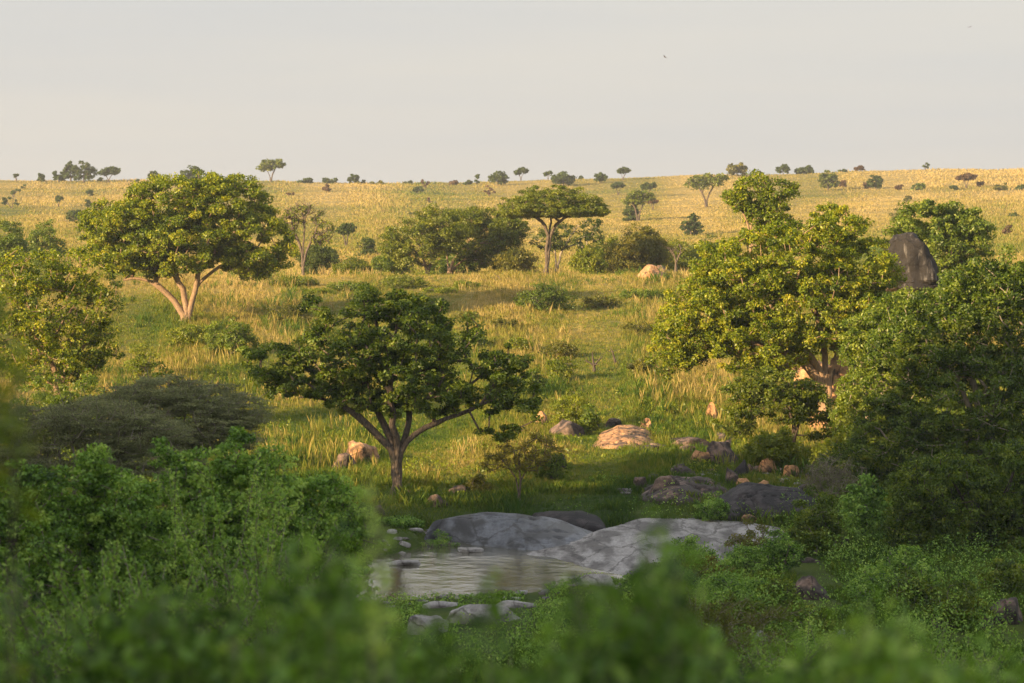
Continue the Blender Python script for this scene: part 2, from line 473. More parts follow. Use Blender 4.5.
def boulder(label, px, row, wpx, hpx, Y, mat, depth=1.0, seed=0, rough=0.16, cuts=10, rot=0.0, group=None, name='boulder', sink=0.35, flat=1.0, pointed=0.0, sub=4, high=False, shear=0.0):
    """A boulder whose visible outline is centred on px, foot at row, wpx wide and hpx high as seen at the distance Y."""
    rng = np.random.default_rng(seed + 77)
    v, f = ICO[sub]
    v = np.sign(v) * np.abs(v) ** (0.72 if not high else 0.62)
    for k in range(cuts):                       # broken faces
        n = rng.normal(size=3); n[2] = abs(n[2]) * (0.7 if not high else 0.15); n /= np.linalg.norm(n)
        d = rng.uniform(0.62, 0.98)
        s = v @ n
        v -= np.outer(np.maximum(s - d, 0) * 0.97, n)
    r = 1 + rough * fbm(v[:, 0] * 1.3 + seed, v[:, 1] * 1.3, v[:, 2] * 1.3, seed=seed, octaves=5)
    v *= r[:, None]
    v[:, 0] += shear * v[:, 2]
    if pointed: v[:, :2] *= (1 - pointed * np.clip(v[:, 2:3], 0, 1))
    c, s = math.cos(rot), math.sin(rot)
    v = v / np.array([np.ptp(v[:, 0]) / 2, np.ptp(v[:, 1]) / 2, v[:, 2].max()])
    s_ = 1.0 / F * Y
    hx = wpx * s_ / 2; hz = hpx * s_
    v = v * np.array([hx, hx * depth, 1])
    top = v[:, 2] > 0
    v[:, 2] *= np.where(top, hz, hz * sink + 0.25)
    v = v @ np.array([[c, 0, -s], [0, 1, 0], [s, 0, c]]) if rot else v
    if not high:
        Y = Yof(px, row, Y - 14, Y + 14)
    b = P(px, row, Y)
    if Y < 102: CLEAR.append((b[0], b[1], wpx / F * Y * 0.5))
    me = mesh_np(name, v, [f], mat=M[mat], smooth=True)
    try:
        me.set_sharp_from_angle(angle=math.radians(28))
    except Exception:
        pass
    o = link(name, me, loc=b)
    return tag(o, label, 'boulder' if name == 'boulder' else 'rock', group)

def slab(label, crest, foot, Yc, mat, seed=0, amp=0.10, ease=0.75, back=1.0, name='boulder', nu=90, nv=46, crack=0.0, zf=None):
    """A rock shelf: crest and foot outlines as (px, row), the crest standing at the distance Yc; the foot lies on the ground or at the height zf."""
    c = np.array(crest, float); f = np.array(foot, float)
    u = np.linspace(c[0, 0], c[-1, 0], nu)
    cr = np.interp(u, c[:, 0], c[:, 1]); fr = np.interp(u, f[:, 0], f[:, 1])
    k = np.hanning(9); k /= k.sum()
    cr = np.convolve(np.pad(cr, 4, 'edge'), k, 'valid')
    yc = np.interp(u, c[:, 0], c[:, 2]) if c.shape[1] > 2 else np.full(nu, float(Yc))
    yc = np.convolve(np.pad(yc, 4, 'edge'), k, 'valid')
    C = np.array([P(a, b, y) for a, b, y in zip(u, cr, yc)])
    Fp = []
    for a, b, cc_ in zip(u, fr, C):
        if zf is None: Yf = Yof(a, b, cc_[1] - 16, cc_[1] - 0.3)
        else:
            yy = np.linspace(cc_[1] - 25, cc_[1] - 0.3, 200); Yf = yy[np.argmin([abs(P(a, b, q)[2] - zf) for q in yy])]
        Fp.append(P(a, b, Yf))
    Fp = np.array(Fp)
    Fy = np.convolve(np.pad(Fp[:, 1], 4, 'edge'), k, 'valid'); Fp[:, 1] = Fy
    vv = np.concatenate([[-0.04], np.linspace(0, 1, nv - 10), np.linspace(1.05, 1.6, 9)])
    V = np.zeros((nu, len(vv), 3))
    for j, t in enumerate(vv):
        t1 = min(max(t, 0), 1)
        V[:, j, 0] = C[:, 0] * 1.0; V[:, j, 1] = Fp[:, 1] + (C[:, 1] - Fp[:, 1]) * t1
        V[:, j, 0] = Fp[:, 0] + (C[:, 0] - Fp[:, 0]) * t1
        V[:, j, 2] = Fp[:, 2] + (C[:, 2] - Fp[:, 2]) * math.sin(t1 * math.pi / 2) ** ease
        if t < 0: V[:, j, 2] -= 0.6
        if t > 1:
            V[:, j, 1] += (t - 1) * back * 2.5
            V[:, j, 2] -= ((t - 1) / 0.6) ** 2 * 1.6
    e = np.minimum(np.arange(nu), np.arange(nu)[::-1]) / (nu * 0.07)
    e = np.clip(e, 0, 1)[:, None]
    X_, Y_, Z_ = V[..., 0], V[..., 1], V[..., 2]
    nz = fbm(X_ * 0.6, Y_ * 0.16, seed=seed, octaves=4, gain=0.42)
    body = np.clip(np.array(vv), 0, 1)[None, :] ** 0.5
    V[..., 2] += amp * nz * (0.3 + 0.7 * body)
    n2 = fbm(X_ * 0.5 + 3, Y_ * 0.12, seed=seed + 9, octaves=3)
    V[..., 2] += amp * 0.35 * (np.floor(n2 * 3) / 3) * body          # broken steps
    if crack:
        r = np.abs(fbm(X_ * 0.45 + 7, Y_ * 0.9 + Z_ * 0.8, seed=seed + 5, octaves=3))
        V[..., 2] -= crack * np.exp(-(r / 0.05) ** 2)
    V[..., 2] -= (1 - e) ** 2 * 0.5
    idx = (np.arange(nu - 1)[:, None] * len(vv) + np.arange(len(vv) - 1)[None, :]).ravel()
    q = np.stack([idx, idx + len(vv), idx + len(vv) + 1, idx + 1], 1)
    v = V.reshape(-1, 3); o0 = v.mean(0)
    me = mesh_np(name, v - o0, [q], mat=M[mat], smooth=True)
    return tag(link(name, me, loc=o0), label, 'boulder' if name == 'boulder' else 'rock')

# ------------------------------------------------------------------ plants
def leaf_quads(c, L, rng, out=None, up=0.35, width=0.5, hang=0.0):
    """c: N x 3 leaf centres; L: N lengths. Diamond leaves with a slight fold."""
    n = len(c)
    nor = rng.normal(size=(n, 3))
    nor[:, 2] = np.abs(nor[:, 2]) * (0.6 + up)
    if out is not None: nor += out * 1.2
    nor /= np.linalg.norm(nor, axis=1)[:, None] + 1e-9
    t = rng.normal(size=(n, 3)); t[:, 2] -= hang
    t -= (t * nor).sum(1)[:, None] * nor
    t /= np.linalg.norm(t, axis=1)[:, None] + 1e-9
    b = np.cross(nor, t)
    h = L[:, None] * 0.5
    w = h * width
    f = nor * h * rng.uniform(-0.1, 0.35, (n, 1))
    v = np.stack([c - t * h, c + b * w + f, c + t * h, c - b * w + f], 1).reshape(-1, 3)
    q = np.arange(n * 4).reshape(n, 4)
    return v, q

def tube(pts, rad, sides=6):
    """A swept tube through the points; returns verts and quads."""
    pts = np.asarray(pts, float); rad = np.asarray(rad, float)
    n = len(pts)
    tg = np.gradient(pts, axis=0)
    tg /= np.linalg.norm(tg, axis=1)[:, None] + 1e-9
    ref = np.array([0.31, 0.95, 0.05]); vs = []
    for i in range(n):
        a = ref - (ref @ tg[i]) * tg[i]
        na = np.linalg.norm(a)
        if na < 1e-3:
            a = np.cross(tg[i], [1, 0, 0]); na = np.linalg.norm(a)
        a /= na; ref = a
        b = np.cross(tg[i], a)
        th = np.linspace(0, 2 * math.pi, sides, endpoint=False)
        vs.append(pts[i] + rad[i] * (np.outer(np.cos(th), a) + np.outer(np.sin(th), b)))
    v = np.concatenate(vs)
    k = np.arange(sides)
    q = []
    for i in range(n - 1):
        q.append(np.stack([i * sides + k, i * sides + (k + 1) % sides, (i + 1) * sides + (k + 1) % sides, (i + 1) * sides + k], 1))
    return v, np.concatenate(q)

class Wood:
    def __init__(self): self.v = []; self.f = []; self.n = 0
    def add(self, pts, rad, sides=6):
        v, q = tube(pts, rad, sides)
        self.v.append(v); self.f.append(q + self.n); self.n += len(v)
    def mesh(self, name, mat):
        return mesh_np(name, np.concatenate(self.v), [np.concatenate(self.f)], mat=M[mat], smooth=True)

def curve_pts(ctrl, step, rng, wob):
    """Resample a polyline, rounded and slightly wandering."""
    ctrl = np.asarray(ctrl, float)
    d = np.concatenate([[0], np.cumsum(np.linalg.norm(np.diff(ctrl, axis=0), axis=1))])
    n = max(3, int(d[-1] / step) + 1)
    s = np.linspace(0, d[-1], n)
    p = np.stack([np.interp(s, d, ctrl[:, k]) for k in range(3)], 1)
    for _ in range(2):
        p[1:-1] = (p[:-2] + 2 * p[1:-1] + p[2:]) / 4
    w = rng.normal(size=p.shape) * wob
    w[0] = 0
    return p + w

def sample_lobe(rng, n, c, r, shell=0.5, flat_bottom=None):
    d = rng.normal(size=(n, 3)); d /= np.linalg.norm(d, axis=1)[:, None]
    u = rng.uniform(shell ** 3, 1, n) ** (1 / 3)
    p = d * u[:, None]
    if flat_bottom is not None: p[:, 2] = np.where(p[:, 2] < 0, p[:, 2] * flat_bottom, p[:, 2])
    return c + p * r

def plant(name, label, cat, base, stems, lobes, nclump, rc, nleaf, lsize, lmat, wmat, tr=0.2, seed=0, group=None,
          shell=0.45, flat=None, width=0.55, step=0.5, parts=('trunk', 'crown'), tipr=0.012, dead=0.0, clump_flat=0.7,
          tintc=0.16, tint0=0.45, tintl=0.17, up=0.35, sides=7, twigs=0, gapf=0.0, hang=0.0, maxd=None, floor=True):
    """stems: polylines (world) from the base; lobes: (centre, radii). Branches grow from the stems to every clump of leaves."""
    rng = np.random.default_rng(seed + 1000)
    base = np.asarray(base, float)
    nodes = []; parent = []; chains = []
    root = 0
    nodes.append(base); parent.append(-1)
    for st in stems:
        pts = curve_pts(np.vstack([base[None], np.asarray(st)]), step, rng, 0.035 * step / 0.5)
        pts[0] = base
        prev = 0; ch = [0]
        for p in pts[1:]:
            nodes.append(p); parent.append(prev); prev = len(nodes) - 1; ch.append(prev)
        chains.append(ch)
    vol = np.array([np.prod(r) ** (2 / 3) for c, r in lobes]); vol /= vol.sum()
    cl = np.concatenate([sample_lobe(rng, max(1, int(round(nclump * w))), np.asarray(c, float), np.asarray(r, float), shell, flat) for (c, r), w in zip(lobes, vol)])
    # uneven outline: push clumps in and out, and open gaps
    g = fbm(cl[:, 0] * 0.9, cl[:, 1] * 0.9, cl[:, 2] * 0.9, seed=seed, octaves=2)
    cc_ = np.average([np.asarray(c, float) for c, r in lobes], axis=0, weights=vol)
    cl = cc_ + (cl - cc_) * (1 + 0.07 * g[:, None])
    if gapf: cl = cl[g > np.quantile(g, gapf)]
    if floor: 
        gz = ground(cl[:, 0], cl[:, 1])
        cl = cl[cl[:, 2] > gz + 0.02]
    trunk_nodes = len(nodes)
    start = np.asarray(nodes[max(1, len(chains[0]) // 2)])
    order = np.argsort(np.linalg.norm(cl - start, axis=1))
    NA = np.zeros((len(nodes) + len(cl) * 6, 3)); NA[:len(nodes)] = nodes; nn = len(nodes)
    ok = np.zeros(len(NA), bool)
    ok[[i for ch in chains for i in ch[max(1, len(ch) // 3):]]] = True
    par = np.full(len(NA), -1); par[:nn] = parent
    for k in order:
        c = cl[k]
        dv = c - NA[:nn]
        dist = np.linalg.norm(dv, axis=1)
        cost = dist + np.where(dv[:, 2] < -0.2, 0.7 * np.abs(dv[:, 2]), 0)
        cost[~ok[:nn]] = 1e9
        j = int(np.argmin(cost)); dj = dist[j]
        m = int(min(5, max(1, dj / (step * 1.2))))
        a = NA[j]
        prev = j; ch = [j]
        bend = rng.normal(size=3) * 0.10 * dj; bend[2] = -abs(bend[2]) * 0.6
        for i in range(1, m + 1):
            t = i / m
            p = a + (c - a) * t + bend * math.sin(math.pi * t)
            NA[nn] = p; par[nn] = prev; ok[nn] = True; prev = nn; ch.append(nn); nn += 1
        chains.append(ch)
    load = np.zeros(nn); 
    kids = np.bincount(par[1:nn][par[1:nn] >= 0], minlength=nn)
    load[kids == 0] = 1
    for i in range(nn - 1, 0, -1): load[par[i]] += load[i]
    rad = tipr + (tr - tipr) * (load / load.max()) ** 0.58
    w = Wood()
    for ci, ch in enumerate(chains):
        r = rad[ch].copy()
        if ci >= len(stems): r[0] = min(r[0], r[1] * 1.35)
        else:
            hh = NA[ch][:, 2] - base[2]
            r = r * (1 + 0.45 * np.exp(-hh / (tr * 2.2)))
        pts = NA[ch] - base
        if ci < len(stems): pts[0, 2] -= 0.25
        w.add(pts, r, sides if ci < len(stems) or rad[ch[-1]] > 0.05 else 4)
    for k in range(twigs):
        c = cl[rng.integers(len(cl))]
        d = rng.normal(size=3); d[2] = abs(d[2]); d /= np.linalg.norm(d)
        l = rc * rng.uniform(0.8, 2.0)
        w.add([c - base, c - base + d * l * 0.5 + rng.normal(size=3) * l * 0.08, c - base + d * l], [tipr * 1.2, tipr, tipr * 0.5], 3)
    # leaves
    live = cl[rng.random(len(cl)) >= dead]
    nl = np.maximum(3, (nleaf * rng.uniform(0.55, 1.45, len(live))).astype(int))
    rep = np.repeat(np.arange(len(live)), nl)
    off = rng.normal(size=(len(rep), 3)); 
    off *= (rng.uniform(0.15, 1, len(rep)) ** 0.6 / (np.linalg.norm(off, axis=1) + 1e-9))[:, None]
    crc = rc * rng.uniform(0.65, 1.35, len(live))[rep]
    c = live[rep] + off * crc[:, None] * np.array([1.15, 1.15, clump_flat])
    L = lsize * rng.uniform(0.6, 1.35, len(rep))
    outw = off * 0.35
    v, qd = leaf_quads(c - base, L, rng, out=outw, up=up, width=width, hang=hang)
    tint = tint0 + tintc * rng.normal(size=len(live))[rep] + tintl * rng.normal(size=len(rep))
    root_o = empty(name, base, label, cat, group)
    link(parts[0], w.mesh(parts[0], wmat), root_o)
    if len(v): link(parts[1], mesh_np(parts[1], v, [qd], tint=np.clip(tint, 0, 1), mat=M[lmat]), root_o)
    return root_o

def base_at(px, Y, dx=0.0):
    X = P(px, 300, Y)[0] + dx
    return np.array([X, Y, float(ground(X, Y))])

def lobe(px, row, rx, rz, Y, dy=0.0, dr=1.0):
    """Crown lobe by its outline as seen at the distance Y: centre, half width and half height in pixels, depth ratio."""
    c = P(px, row, Y + dy)
    s = (Y + dy) / F
    return (c, np.array([rx * s, rx * s * dr, rz * s]))

def tree(name, label, px, Y, stems, lobes, **kw):
    """stems: lists of (px, row, dy)."""
    b = base_at(px, Y)
    st = [[P(a, r, Y + (d[0] if d else 0)) for a, r, *d in s] for s in stems]
    lb = [lobe(*l[:4], Y, *(l[4:])) for l in lobes]
    cat = kw.pop('cat', 'tree')
    return plant(name, label, cat, b, st, lb, **kw)

def shrub(label, px, Y, wpx, top, lmat='green', wmat='twig', seed=0, n=60, rc=0.35, nleaf=70, lsize=0.12, name='shrub', group=None, foot=None, lobes=None, **kw):
    """A bush standing at px, wpx wide, its top in the row `top` as seen at Y."""
    b = base_at(px, Y)
    row_b = float(PX(b[0], b[1], b[2])[1]) if foot is None else foot
    s = Y / F
    hm = max(0.3, (row_b - top) * s)
    rng = np.random.default_rng(seed)
    st = []
    for k in range(4):
        a = rng.uniform(0, 6.28); r = wpx * s * 0.28
        st.append([b + np.array([math.cos(a) * r * 0.5, math.sin(a) * r * 0.5, hm * 0.3]), b + np.array([math.cos(a) * r, math.sin(a) * r, hm * 0.6])])
    if lobes is None:
        lb = []
        hw = wpx / 2
        lb.append((b + np.array([0, 0, hm * 0.52]), np.array([hw * s * 0.72, hw * s * 0.7, hm * 0.50])))
        for k in range(4):
            a = rng.uniform(-0.5, 0.5) + k * 1.57; q = rng.uniform(0.42, 0.6)
            lb.append((b + np.array([math.cos(a) * hw * s * q, math.sin(a) * hw * s * q, hm * rng.uniform(0.28, 0.5)]), np.array([hw * s * 0.45, hw * s * 0.45, hm * rng.uniform(0.28, 0.42)])))
    else:
        lb = [lobe(*l[:4], Y, *(l[4:])) for l in lobes]
    kw.setdefault('parts', ('stems', 'foliage'))
    kw.setdefault('tr', 0.05); kw.setdefault('tipr', 0.008); kw.setdefault('step', 0.35); kw.setdefault('sides', 5)
    return plant(name, label, 'shrub', b, st, lb, n, rc, nleaf, lsize, lmat, wmat, seed=seed, group=group, **kw)

def dead_wood(name, label, cat, base, limbs, r0, mat='bark_pale', seed=0, group=None, twigs=6):
    """limbs: polylines (world) of a dead stump or fallen branch; one mesh."""
    rng = np.random.default_rng(seed + 5)
    w = Wood(); base = np.asarray(base, float)
    for k, l in enumerate(limbs):
        pts = curve_pts(l, 0.25, rng, 0.02)
        r = np.linspace(r0 * (1 if k == 0 else 0.6), r0 * 0.22, len(pts))
        w.add(pts - base, r, 6)
        for t in range(twigs):
            i = rng.integers(len(pts) // 3, len(pts))
            d = rng.normal(size=3); d[2] = abs(d[2]) * 0.8; d /= np.linalg.norm(d)
            l2 = r0 * rng.uniform(4, 9)
            w.add([pts[i] - base, pts[i] - base + d * l2 * 0.5 + rng.normal(size=3) * 0.03, pts[i] - base + d * l2], [r[i] * 0.5, r[i] * 0.35, 0.006], 4)
    o = link(name, w.mesh(name, mat), loc=base)
    return tag(o, label, cat, group)

# ------------------------------------------------------------------ grass
def in_view(X, Y, z, m=40, top=-40, bot=720):
    px, row = PX(X, Y, z)
    return (px > -m) & (px < W + m) & (row > top) & (row < bot)

def grass(name, label, n, y0, y1, hgt, wid, blades, seed, gfun=None, power=1.0, mask=None, lean=0.35, tj=0.10, kind='grass'):
    rng = np.random.default_rng(seed)
    t = rng.random(n)
    # even density over the picture: distance spread as a power law
    Y = (y0 ** (1 - power) + t * (y1 ** (1 - power) - y0 ** (1 - power))) ** (1 / (1 - power)) if power != 1 else y0 * (y1 / y0) ** t
    X = rng.uniform(-0.5, 0.5, n) * (W + 120) / F * Y
    z = ground(X, Y)
    k = in_view(X, Y, z) & (z > WZ + 0.06) & (channel(X, Y) < 0.05)
    if mask is not None: k &= mask(X, Y)
    X, Y, z = X[k], Y[k], z[k]
    n = len(X)
    tuft = 0.62 + 0.85 * fbm(X / np.maximum(2.2, Y / 60), Y / np.maximum(2.2, Y / 60), seed=seed + 3, octaves=3)
    hs = hgt * np.interp(Y, [125, 175], [0.8, 1.0]) * np.clip(tuft, 0.42, 1.3) * rng.uniform(0.6, 1.3, n) * (1 - 0.72 * low_shore(X, Y))
    if callable(wid): ws = wid(Y)
    else: ws = np.full(n, wid)
    tint = (gfun or gold)(X, Y) + tj * rng.normal(size=n) + 0.12 * fbm(X / 1.3, Y / 2.0, seed=seed + 31, octaves=2)
    m = blades
    r = np.repeat(np.arange(n), m)
    N = len(r)
    sp = ws[r] * 3.5
    bx = X[r] + rng.normal(size=N) * sp; by = Y[r] + rng.normal(size=N) * sp
    bz = z[r] - 0.03
    h = hs[r] * rng.uniform(0.5, 1.15, N)
    ang = rng.uniform(0, 6.283, N)
    la = rng.uniform(0, 6.283, N); ln = h * lean * rng.uniform(0.1, 1.0, N)
    w2 = ws[r] * 0.5
    a = np.stack([bx - np.cos(ang) * w2, by - np.sin(ang) * w2, bz], 1)
    b = np.stack([bx + np.cos(ang) * w2, by + np.sin(ang) * w2, bz], 1)
    mx = np.stack([bx + np.cos(la) * ln * 0.35, by + np.sin(la) * ln * 0.35, bz + h * 0.6], 1)
    c = mx + np.stack([np.cos(ang) * w2 * 0.7, np.sin(ang) * w2 * 0.7, 0 * w2], 1)
    tp = np.stack([bx + np.cos(la) * ln, by + np.sin(la) * ln, bz + h], 1)
    v = np.stack([a, b, c, tp], 1).reshape(-1, 3)
    q = np.arange(4 * N).reshape(N, 4)
    tt = np.clip(tint[r] + 0.07 * rng.normal(size=N), 0, 1)
    o = link(name, mesh_np(name, v, [q], tint=tt, mat=M['grass']))
    return tag(o, label, kind, kind='stuff')

def slab_free(X, Y):
    px = PX(X, Y, ground(X, Y))[0]
    a = (px > 505) & (px < 770) & (Y > np.interp(px, [505, 560, 620, 700, 770], [104, 99, 97, 101, 112])) & (Y < 116.5)
    b = (px > 420) & (px < 640) & (Y > 109) & (Y < 115.5)
    return ~(a | b)

def low_shore(X, Y):
    """Where the plants stay short beside the pool."""
    px = PX(X, Y, -9.7)[0]
    return sstep(330, 370, px) * (1 - sstep(600, 680, px)) * sstep(77, 84, Y) * (1 - sstep(112, 116, Y))

grass('tall_grass', 'tall tufted grass turning gold on the sunlit slope behind the river', 120000, 124, 300, 0.46, lambda Y: 0.00015 * Y, 10, 11, power=1.6)
grass('seed_grass', 'pale dry seed stalks standing above the green grass', 16000, 128, 290, 0.70, lambda Y: 0.00009 * Y, 5, 12, power=1.6,
      gfun=lambda X, Y: 0.22 + gold(X, Y) * 0.9 + 0.1, mask=lambda X, Y: fbm(X / 7, Y / 7, seed=44, octaves=3) > 0.0)
grass('green_tussocks', 'clumps of taller blue green tussock grass scattered over the near slope', 26000, 126, 285, 0.62, lambda Y: 0.00014 * Y, 9, 15, power=1.6, lean=0.5,
      gfun=lambda X, Y: 0.08 + 0.18 * gold(X, Y), mask=lambda X, Y: fbm(X / 4.5, Y / 5.5, seed=57, octaves=3) > 0.22)
grass('savanna_grass', 'dry golden savanna grass covering the far hillside', 120000, 300, 960, 0.55, lambda Y: 0.00042 * Y, 5, 13, power=2.0, lean=0.5)

# ------------------------------------------------------------------ far trees and shrubs on the hillside and skyline
def far_plant(kind, label, px, row, wpx, hpx, seed, lmat='blue', y=(318, 905), group=None):
    Y = Yof(px, row, *y)
    b = base_at(px, Y); s = Y / F
    w, h = wpx * s, hpx * s
    b0 = b.copy()
    up = np.array([0, 0, 1.0])
    a = max(90, min(1500, int(wpx * hpx * 5)))
    ls = max(0.22, 0.00075 * Y)
    if kind == 'round':
        st = [[b + up * h * 0.3, b + up * h * 0.5]]
        lb = [(b + up * h * 0.56, np.array([w * 0.42, w * 0.4, h * 0.42])), (b + up * h * 0.45 + np.array([w * 0.25, 0, 0]), np.array([w * 0.25, w * 0.3, h * 0.35])), (b + up * h * 0.42 - np.array([w * 0.27, 0, 0]), np.array([w * 0.22, w * 0.3, h * 0.32]))]
        nm, cat, parts = 'round_tree', 'tree', ('trunk', 'crown')
    elif kind == 'umbrella':
        st = [[b + up * h * 0.35, b + up * h * 0.55 + np.array([w * 0.15, 0, 0])], [b + up * h * 0.3, b + up * h * 0.6 - np.array([w * 0.2, 0, 0])]]
        lb = [(b + up * h * 0.78 + np.array([w * 0.1, 0, 0]), np.array([w * 0.42, w * 0.4, h * 0.20])), (b + up * h * 0.66 - np.array([w * 0.2, 0, 0]), np.array([w * 0.28, w * 0.3, h * 0.15]))]
        nm, cat, parts = 'acacia_tree', 'tree', ('trunk', 'crown')
    elif kind == 'bare':
        st = [[b + up * h * 0.3, b + up * h * 0.8 + np.array([w * 0.1, 0, 0])], [b + up * h * 0.25, b + up * h * 0.6 - np.array([w * 0.3, 0, 0])]]
        lb = [(b + up * h * 0.6, np.array([w * 0.5, w * 0.4, h * 0.4]))]
        nm, cat, parts = 'bare_tree', 'tree', ('trunk', 'crown'); a = int(a * 0.22)
    else:
        st = [[b + up * h * 0.5]]
        lb = [(b + up * h * 0.35, np.array([w * 0.48, w * 0.4, h * 0.55])), (b + up * h * 0.5 + np.array([w * 0.15, 0, 0]), np.array([w * 0.22, w * 0.3, h * 0.5]))]
        nm, cat, parts = 'hill_shrub', 'shrub', ('stems', 'foliage')
    ncl = max(6, int(a / 22))
    plant(nm, label, cat, b0, st, lb, ncl, max(0.4, w * 0.10), int(a / ncl) + 6, ls, lmat, 'bark', tr=max(0.09, h * 0.035), tipr=0.05, seed=seed, group=group,
          step=max(0.8, h * 0.2), parts=parts, sides=5, shell=0.1, width=0.8)

